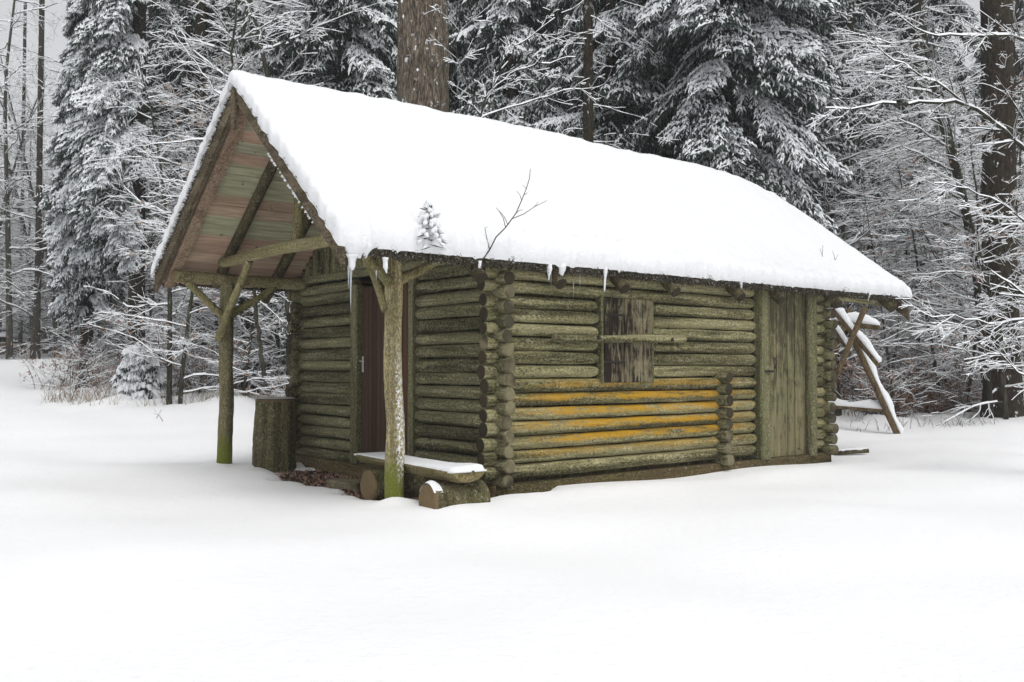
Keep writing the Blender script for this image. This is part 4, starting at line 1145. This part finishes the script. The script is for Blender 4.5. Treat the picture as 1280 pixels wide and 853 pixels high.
tall_trunk(247, 22, .145, 11, 'straight dark trunk between the drooping spruce and the gable', 'bark_dark', 84, .85, stubs=30)
tall_trunk(736, 18.2, .115, 9, 'slender dark trunk with many short dead branches above the middle of the roof', 'bark_dark', 85, .8, stubs=90)
tall_trunk(1152, 24, .13, 12, 'dark trunk with snowy stubs seen above the right roof end', 'bark_dark', 86, .8, stubs=40)
tall_trunk(1068, 23, .11, 11, 'narrow trunk left of the forked bare tree on the right', 'bark_dark', 87, .8, stubs=40)
tall_trunk(232, 26, .12, 12, 'narrow dark trunk just left of a straight trunk near the gable', 'bark_dark', 88, .85, stubs=26)
LT = 'slim dark trunk deep in the wood'; 
tt0 = tall_trunk(46, 44, .14, 30, LT, 'bark_dark', 89, .7, stubs=20); tt0['group'] = 'slim trunks deep in the wood'; tt0['category'] = 'tree'
for i in range(34):
    c = copy_tree(tt0); px = rr_.choice([rr_.uniform(10, 200), rr_.uniform(560, 1280), rr_.uniform(200, 480)]); d = rr_.uniform(26, 56)
    if px < 130: d = rr_.uniform(48, 66)
    c.location = at_px(px, d); s = rr_.uniform(.7, 1.25)*(.6 if px < 130 else 1); c.scale = (s, s, 1); c.rotation_euler = (0, 0, rr_.uniform(0, 6))

# hand shaped snowy branches -------------------------------------------------
def limb_tree(name, base, limbs, label, cat, seed, twigs=1.0, extra=.02, trunkr=None):
    """limbs: list of (polyline world pts, r0, r1, sidetwigs)"""
    root = empty(name, base, 0, label, cat); g = np.random.default_rng(seed); S_ = Segs(); o = np.array(base)
    for pts, r0, r1, nt, tl in limbs:
        pts = np.array(pts)-o; seg = np.linalg.norm(np.diff(pts, axis=0), axis=1); L = np.concatenate([[0], np.cumsum(seg)]); n = max(3, int(L[-1]/.13)); t = np.linspace(0, L[-1], n+1)
        Q = np.stack([np.interp(t, L, pts[:, k]) for k in range(3)], 1); Q[1:-1] += g.normal(0, .012, (n-1, 3)); rr = np.linspace(r0, r1, n+1)
        for i in range(n): S_.add(Q[i], Q[i+1], rr[i], rr[i+1])
        for j in range(nt):
            i = g.integers(max(1, n//6), n); d = norm(Q[min(i+1, n)]-Q[i-1]); s = norm(np.cross(d, np.array([0, -1.0, .2])+g.normal(0, .5, 3)))
            if g.random() < .5: s = -s
            grow(S_, Q[i], norm(d*.8+s*.75), tl*g.uniform(.5, 1.1), max(.003, rr[i]*.45), 1, g, 3, .6, .75, (2, 5), .12, -.01, .1)
    mb = MB(); ms = MB(); segs_to_mesh(mb, ms, S_.a, S_.b, S_.r, S_.q, .97, 5, minh=.12, seed=seed, extra=extra); mb.build('branches', M['bark_beech'], root); ms.build('snow', M['snow_tree'], root)
    return root
D1 = 10.5
def Q(l, d=D1, slope=0): return [pix(x, y, d+slope*i) for i, (x, y) in enumerate(l)]
limb_tree('beech_tree', (pix(1330, 600, D1)[0], D1, gz(pix(1330, 600, D1)[0], D1)-.05),
          [([(pix(1330, 600, D1)[0], D1, -.1)]+Q([(1322, 420), (1310, 300), (1300, 190), (1312, 40), (1320, -60)]), .075, .04, 6, .8),
           (Q([(1305, 200), (1272, 172), (1245, 152), (1222, 133), (1203, 124), (1160, 127), (1110, 128), (1070, 133), (1035, 133)]), .032, .006, 18, .5),
           (Q([(1222, 133), (1195, 112), (1160, 92), (1120, 68), (1085, 45)]), .016, .004, 14, .4),
           (Q([(1310, 60), (1275, 42), (1230, 40), (1180, 43), (1150, 30), (1125, 12)]), .02, .005, 14, .45),
           (Q([(1300, 190), (1284, 150), (1262, 110), (1275, 60), (1268, 20)]), .016, .006, 6, .3),
           (Q([(1310, 300), (1276, 270), (1248, 250), (1215, 236), (1170, 228)]), .014, .004, 16, .6),
           (Q([(1320, 420), (1290, 400), (1240, 405), (1190, 392), (1150, 400)]), .013, .004, 16, .6),
           (Q([(1320, 480), (1280, 470), (1250, 440), (1205, 450)]), .012, .004, 8, .5)],
          'bare beech reaching snow covered branches in from the right edge', 'beech', 91, extra=.0125)
D2 = 14.6
limb_tree('bare_tree', (pix(604, 420, D2)[0], D2, 0.0),
          [([(pix(604, 440, D2)[0], D2, 0.0)]+Q([(603, 300), (600, 150)], D2), .035, .025, 0, .3),
           (Q([(600, 150), (606, 118), (640, 88), (680, 76), (720, 68)], D2), .018, .005, 9, .6), (Q([(600, 146), (650, 128), (700, 112), (750, 106)], D2), .014, .004, 8, .5),
           (Q([(600, 150), (585, 110), (570, 60), (575, 0)], D2), .014, .005, 8, .6), (Q([(600, 140), (640, 60), (690, 20), (740, -10)], D2), .013, .004, 8, .6)],
          'bare sapling fanning snowy branches just right of the thickest trunk', 'bare tree', 92, extra=.015)
D3 = 16.5
limb_tree('bare_tree', (pix(330, 470, D3)[0], D3, gz(pix(330, 470, D3)[0], D3)-.05),
          [(Q([(330, 470), (318, 380), (300, 250), (285, 120), (292, -20)], D3), .04, .018, 5, .8),
           (Q([(302, 270), (262, 240), (225, 225), (180, 222)], D3), .015, .004, 9, .6), (Q([(296, 190), (260, 172), (210, 176), (150, 186)], D3), .014, .004, 9, .6),
           (Q([(290, 140), (250, 90), (215, 40), (200, 0)], D3), .014, .004, 9, .6), (Q([(305, 310), (270, 290), (235, 282), (195, 290)], D3), .013, .004, 9, .6),
           (Q([(286, 100), (320, 50), (350, 0)], D3), .013, .004, 8, .6), (Q([(315, 370), (350, 400), (370, 428)], D3), .012, .004, 5, .3)],
          'bare tree whose snow lined branches spread left of the gable', 'bare tree', 93, extra=.015)

# small snow packed spruce in the undergrowth
ys_ = new_root('young_spruce', 176, 20.0, 0, 'knee high young spruce packed with snow beside the left undergrowth', 'spruce')
spruce_parts(ys_, 71, H=1.45, zlow=.12, rmax=.62, spacing=.09, per=8, tr=.025, templ=BOUGHL, snowp=1.0, lift=.07, gapp=.0, young=True)
# big smooth snow loads on it
ms = MB(); g = np.random.default_rng(4)
for i in range(120):
    t = g.uniform(0, 1)**.7; z = .08+1.2*(1-t); rr = .50*t+.02; az = g.uniform(0, 6.28); c = np.array([rr*math.cos(az)*.8, rr*math.sin(az)*.8, z]); q = .035+.05*t
    e = c+np.array([math.cos(az), math.sin(az), -.6])*q*1.8
    tube(ms, [c-[0, 0, 0], (c+e)/2+[0, 0, q*.5], e], [q*.6, q, q*.4], 9, .3, seed=i, squash=.55)
ms.build('snow', M['snow'], ys_)

# grasses and stems at the left edge of the clearing
mb = MB(); g = np.random.default_rng(9); n = 2200
px = g.uniform(50, 370, n); d = g.uniform(18.5, 24.5, n); x = (px-640)/F*d; keep = (np.sin(x*2.3+d*1.1)+np.sin(x*5.1)+g.normal(0, .7, n)) > -.2
x, d = x[keep], d[keep]; n = len(x); P = np.stack([x, d, ground(x, d)-.02], -1)
D_ = np.stack([g.normal(0, .45, n), g.normal(0, .3, n), np.ones(n)], -1); D_ /= np.linalg.norm(D_, axis=1)[:, None]; L = g.uniform(.12, .42, n)[:, None]
s = np.array([[.0045, 0, 0]]); mid = P+D_*L*.6; tip = mid+(D_+np.stack([g.normal(0, .5, n), g.normal(0, .3, n), -g.uniform(0, .8, n)], -1))*L*.45
V = np.stack([P-s, P+s, mid+s*.8, mid-s*.8, tip], 1).reshape(-1, 3); k = np.arange(n)[:, None]*5
mb.addm(V, [(k+[0, 1, 2, 3], 0, False), (k+[3, 2, 4], 0, False)])
tag(mb.build('dry_grass', M['straw']), 'dry straw coloured grass poking through snow at the edge of the wood', 'grass', kind='stuff')
mb = MB(); n = 170; px = g.uniform(1060, 1330, n); d = 17.2+g.exponential(2.2, n); x = (px-640)/F*d; P = np.stack([x, d, ground(x, d)-.02], -1)
D_ = np.stack([g.normal(0, .6, n), g.normal(0, .4, n), np.ones(n)], -1); D_ /= np.linalg.norm(D_, axis=1)[:, None]; L = g.uniform(.08, .36, n)[:, None]
mid = P+D_*L*.6; tip = mid+(D_+g.normal(0, .4, (n, 3)))*L*.4; V = np.stack([P-s, P+s, mid+s*.8, mid-s*.8, tip], 1).reshape(-1, 3); k = np.arange(n)[:, None]*5
mb.addm(V, [(k+[0, 1, 2, 3], 0, False), (k+[3, 2, 4], 0, False)])
tag(mb.build('dry_grass', M['twig']), 'brown stems poking through snow below the right hand trees', 'undergrowth', kind='stuff')

TWL = ['small leaning twig nearest the camera in open snow left of the far porch post', 'tiny twig leaning right in open snow below the snow packed young spruce',
       'upright dark stem in snow just left of the far porch post', 'stem leaning left in the snow near the far porch post', 'thin leaning stem at the left rim of the undergrowth',
       'long bent branch rising right from snow beside the packed young spruce', 'tall straight stem with snowy side twigs left of the snow packed young spruce', 'short leaning stem in snow between far porch post and chopping block']
# log heap far down the lane
hx, hy, hz = at_px(2, 50); hp = empty('log_pile', (hx, hy, hz), .1, 'snow topped heap of cut logs far down the lane at left', 'log pile')
for i in range(12):
    row = i//5; mb = MB(); xx = -1.0+.42*(i % 5)+.2*row; tube(mb, [(xx, -1.0, .22+.36*row), (xx, 1.0, .22+.36*row)], [.2, .2], 12, .05, 0, 1, i); mb.build('log', [M['bark_dark'], M['end_warm']], hp)
sp_ = snow_pad(-1.2, 1.1, -1.05, 1.05, .0, .22, 20, 14, 3, .35).build('snow', M['snow_tree'], hp); sp_.location = (0, 0, 1.02)
# single stems in the open snow on the left
for i, (px, py, L, a) in enumerate(((205, 524, .28, -.5), (196, 520, .2, .5), (252, 505, .4, .15), (236, 508, .35, -.4), (60, 478, .4, .5), (208, 494, .75, .9), (148, 486, 1.1, .02), (318, 500, .3, .6))):
    lo_, hi_ = 12.2, 30.0
    for _ in range(40):
        m_ = (lo_+hi_)/2
        if EYE+(HZ-py)/F*m_ > gz((px-640)/F*m_, m_): lo_ = m_
        else: hi_ = m_
    g = np.random.default_rng(300+i); S_ = Segs(); grow(S_, np.array([0, 0, -.05]), norm(np.array([math.sin(a), 0, math.cos(a)])), L, .006, 1, g, 2, .5, .7, (3, 5), .07, -.01, .08)
    root = empty('bare_twig', ((px-640)/F*m_, m_, gz((px-640)/F*m_, m_)), 0, TWL[i], 'twig'); mb = MB(); ms = MB(); segs_to_mesh(mb, ms, S_.a, S_.b, S_.r, S_.q, .5, 4, extra=.008); mb.build('stem', M['twig'], root)
    if ms.n: ms.build('snow', M['snow_tree'], root)
# twig and sprig lying in the roof snow ---------------------------------------
TWL_ = 0
def roofpoint(px, py, dz=.0):
    """point on the near roof slope snow surface seen at this pixel"""
    rx = (px-640)/F; rz = (HZ-py)/F; lo, hi = 5.0, 20.0
    for _ in range(50):
        m = (lo+hi)/2; lx, ly = w2l(rx*m, m); z = EYE+rz*m; s_ = float(RP(ly))+.165
        if ly < RY0-.05: lo = m
        elif z > s_: lo = m
        else: hi = m
    return m
def twig_thing(polys, base_px, label, name, cat, r=.006, m='twig', snow=.0):
    d = roofpoint(*base_px)-.01; base = pix(*base_px, d); root = empty(name, base, 0, label, cat); S_ = Segs(); o = np.array(base)
    for pl, r0 in polys:
        Pp = [np.array(pix(x, y, d-.0*i))-o for i, (x, y) in enumerate(pl)]
        for i in range(len(Pp)-1): S_.add(Pp[i], Pp[i+1], r0*(1-.7*i/len(Pp)), r0*(1-.7*(i+1)/len(Pp)))
    mb = MB(); segs_to_mesh(mb, None, S_.a, S_.b, S_.r, S_.q, 0, 6); mb.build('stem', M[m], root); return root, d
twig_thing([([(600, 340), (603, 325), (612, 312), (620, 296), (632, 284), (645, 266), (652, 250), (658, 235), (662, 222), (663, 210)], .007),
            ([(632, 284), (629, 272), (623, 262)], .004), ([(635, 281), (630, 270), (620, 259)], .0035), ([(640, 273), (655, 267), (668, 258), (684, 250)], .004), ([(612, 312), (609, 300), (606, 285), (610, 283)], .004), ([(668, 258), (673, 252)], .0025),
            ([(645, 266), (650, 262), (654, 262)], .003), ([(652, 250), (650, 243), (646, 238)], .003), ([(658, 235), (653, 230)], .0025), ([(655, 243), (660, 240)], .0025), ([(603, 325), (600, 330), (598, 336)], .003)],
           (603, 322), 'forked bare twig standing in the snow of the roof', 'bare_twig', 'twig')
for base, pl, lab in (((1030, 318), [([(1030, 330), (1029, 318), (1030, 306)], .004), ([(1030, 322), (1026, 310)], .003)], 'thin twig low in the roof snow near the far eave'),
                      ((1045, 322), [([(1046, 332), (1044, 320), (1042, 313)], .004), ([(1045, 325), (1049, 318)], .003)], 'tiny twig rightmost in the roof snow'),
                      ((930, 244), [([(927, 250), (931, 240), (934, 230)], .005), ([(931, 240), (935, 236)], .003)], 'short stub of twig near the top of the roof snow')):
    twig_thing(pl, base, lab, 'bare_twig', 'twig')
# snowy sprig of spruce on the roof
dd = roofpoint(537, 290); sb_ = empty('spruce_sprig', pix(537, 312, roofpoint(537, 312)), 0, 'small snow clad spruce sprig stuck in the roof snow left of the twig', 'sprig')
mN, mS = MB(), MB(); g = np.random.default_rng(6); n = 34; P = np.zeros((n, 3)); D_ = np.zeros((n, 3))
for i in range(n):
    t = g.uniform(0, 1); az = g.uniform(0, 6.28); P[i] = (g.normal(0, .015), -.03+g.normal(0, .01), .02+.36*t); D_[i] = norm(np.array([math.cos(az), math.sin(az)*.7, -.15+.5*(t > .85)]))
fingers(mN, mS, P, D_, (.16*(1-P[:, 2]/.5)+.03), np.full(n, .012), g, 1.3, .035); mN.build('needles', mat_leaf('sprig_needles', (.05, .075, .05), (.09, .12, .08)), sb_); mS.build('snow', M['snow'], sb_)
ms = MB()
for i in range(64):
    t = g.uniform(0, 1); az = g.uniform(0, 6.28); rr = .11*(1-t*.8); c = np.array([rr*math.cos(az), rr*math.sin(az)*.7-.04, .03+.34*t]); e_ = c+np.array([math.cos(az)*.05, math.sin(az)*.03, -.035])
    tube(ms, [c, (c+e_)/2, e_], [.010, .024, .008], 8, .3, seed=i)
ms.build('snow', M['snow'], sb_)
mb = MB(); tube(mb, [(0, 0, -.1), (0, -.02, .2), (0, -.03, .38)], [.006, .005, .003], 6); mb.build('stem', M['twig'], sb_)

# thin winter mist between the trees
hb = MB(); box(hb, (-150, -20, -3.5), (150, 140, 27), bev=.01)
hm = bpy.data.materials.new('winter_mist'); hm.use_nodes = True; hn = hm.node_tree; hn.nodes.remove(hn.nodes['Principled BSDF'])
pv = hn.nodes.new('ShaderNodeVolumePrincipled'); pv.inputs['Color'].default_value = (.93, .95, .97, 1); pv.inputs['Density'].default_value = HAZE; pv.inputs['Anisotropy'].default_value = 0
hn.links.new(pv.outputs[0], hn.nodes['Material Output'].inputs['Volume'])
if HAZE > 0: tag(hb.build('haze', hm), kind='stuff')
# ------------------------------------------------------------------ light, camera, world
w = bpy.data.worlds.new('World'); SC.world = w; w.use_nodes = True; nt = w.node_tree
bg = nt.nodes['Background']; sky = nt.nodes.new('ShaderNodeTexSky'); sky.sky_type = 'NISHITA'; sky.sun_disc = False
EL, AZ = math.radians(62), math.radians(150)     # azimuth measured from +Y clockwise
sky.sun_elevation = EL; sky.sun_rotation = AZ; sky.dust_density = 4; sky.air_density = 1.0; sky.ozone_density = 1
hs = nt.nodes.new('ShaderNodeHueSaturation'); hs.inputs['Saturation'].default_value = .12
nt.links.new(sky.outputs[0], hs.inputs['Color']); mx = nt.nodes.new('ShaderNodeMix'); mx.data_type = 'RGBA'; mx.inputs['Factor'].default_value = .24; mx.inputs['B'].default_value = (6.6, 6.7, 6.8, 1)
nt.links.new(hs.outputs[0], mx.inputs['A']); nt.links.new(mx.outputs['Result'], bg.inputs['Color']); bg.inputs['Strength'].default_value = .15
ld = bpy.data.lights.new('Sun', 'SUN'); ld.energy = .7; ld.angle = math.radians(22); ld.color = (1, .975, .94)
lo = bpy.data.objects.new('Sun', ld); COL.objects.link(lo)
sv = Vector((math.sin(AZ)*math.cos(EL), math.cos(AZ)*math.cos(EL), math.sin(EL)))
lo.rotation_euler = sv.to_track_quat('Z', 'Y').to_euler(); lo.location = sv*20
cam = bpy.data.cameras.new('Camera'); cam.sensor_width = 36; cam.lens = F/1280*36; cam.clip_end = 2000; cam.clip_start = .05
co = bpy.data.objects.new('Camera', cam); COL.objects.link(co); co.location = (0, 0, EYE)
co.rotation_euler = (math.radians(90)+math.atan((HZ-426.5)/F), 0, 0); SC.camera = co
SC.view_settings.view_transform = 'Standard'; SC.view_settings.look = 'None'; SC.view_settings.gamma = 1; SC.view_settings.exposure = 0.17
SC.cycles.max_bounces = 6; SC.cycles.diffuse_bounces = 3; SC.cycles.glossy_bounces = 2; SC.cycles.transmission_bounces = 4
SC.cycles.use_denoising = True
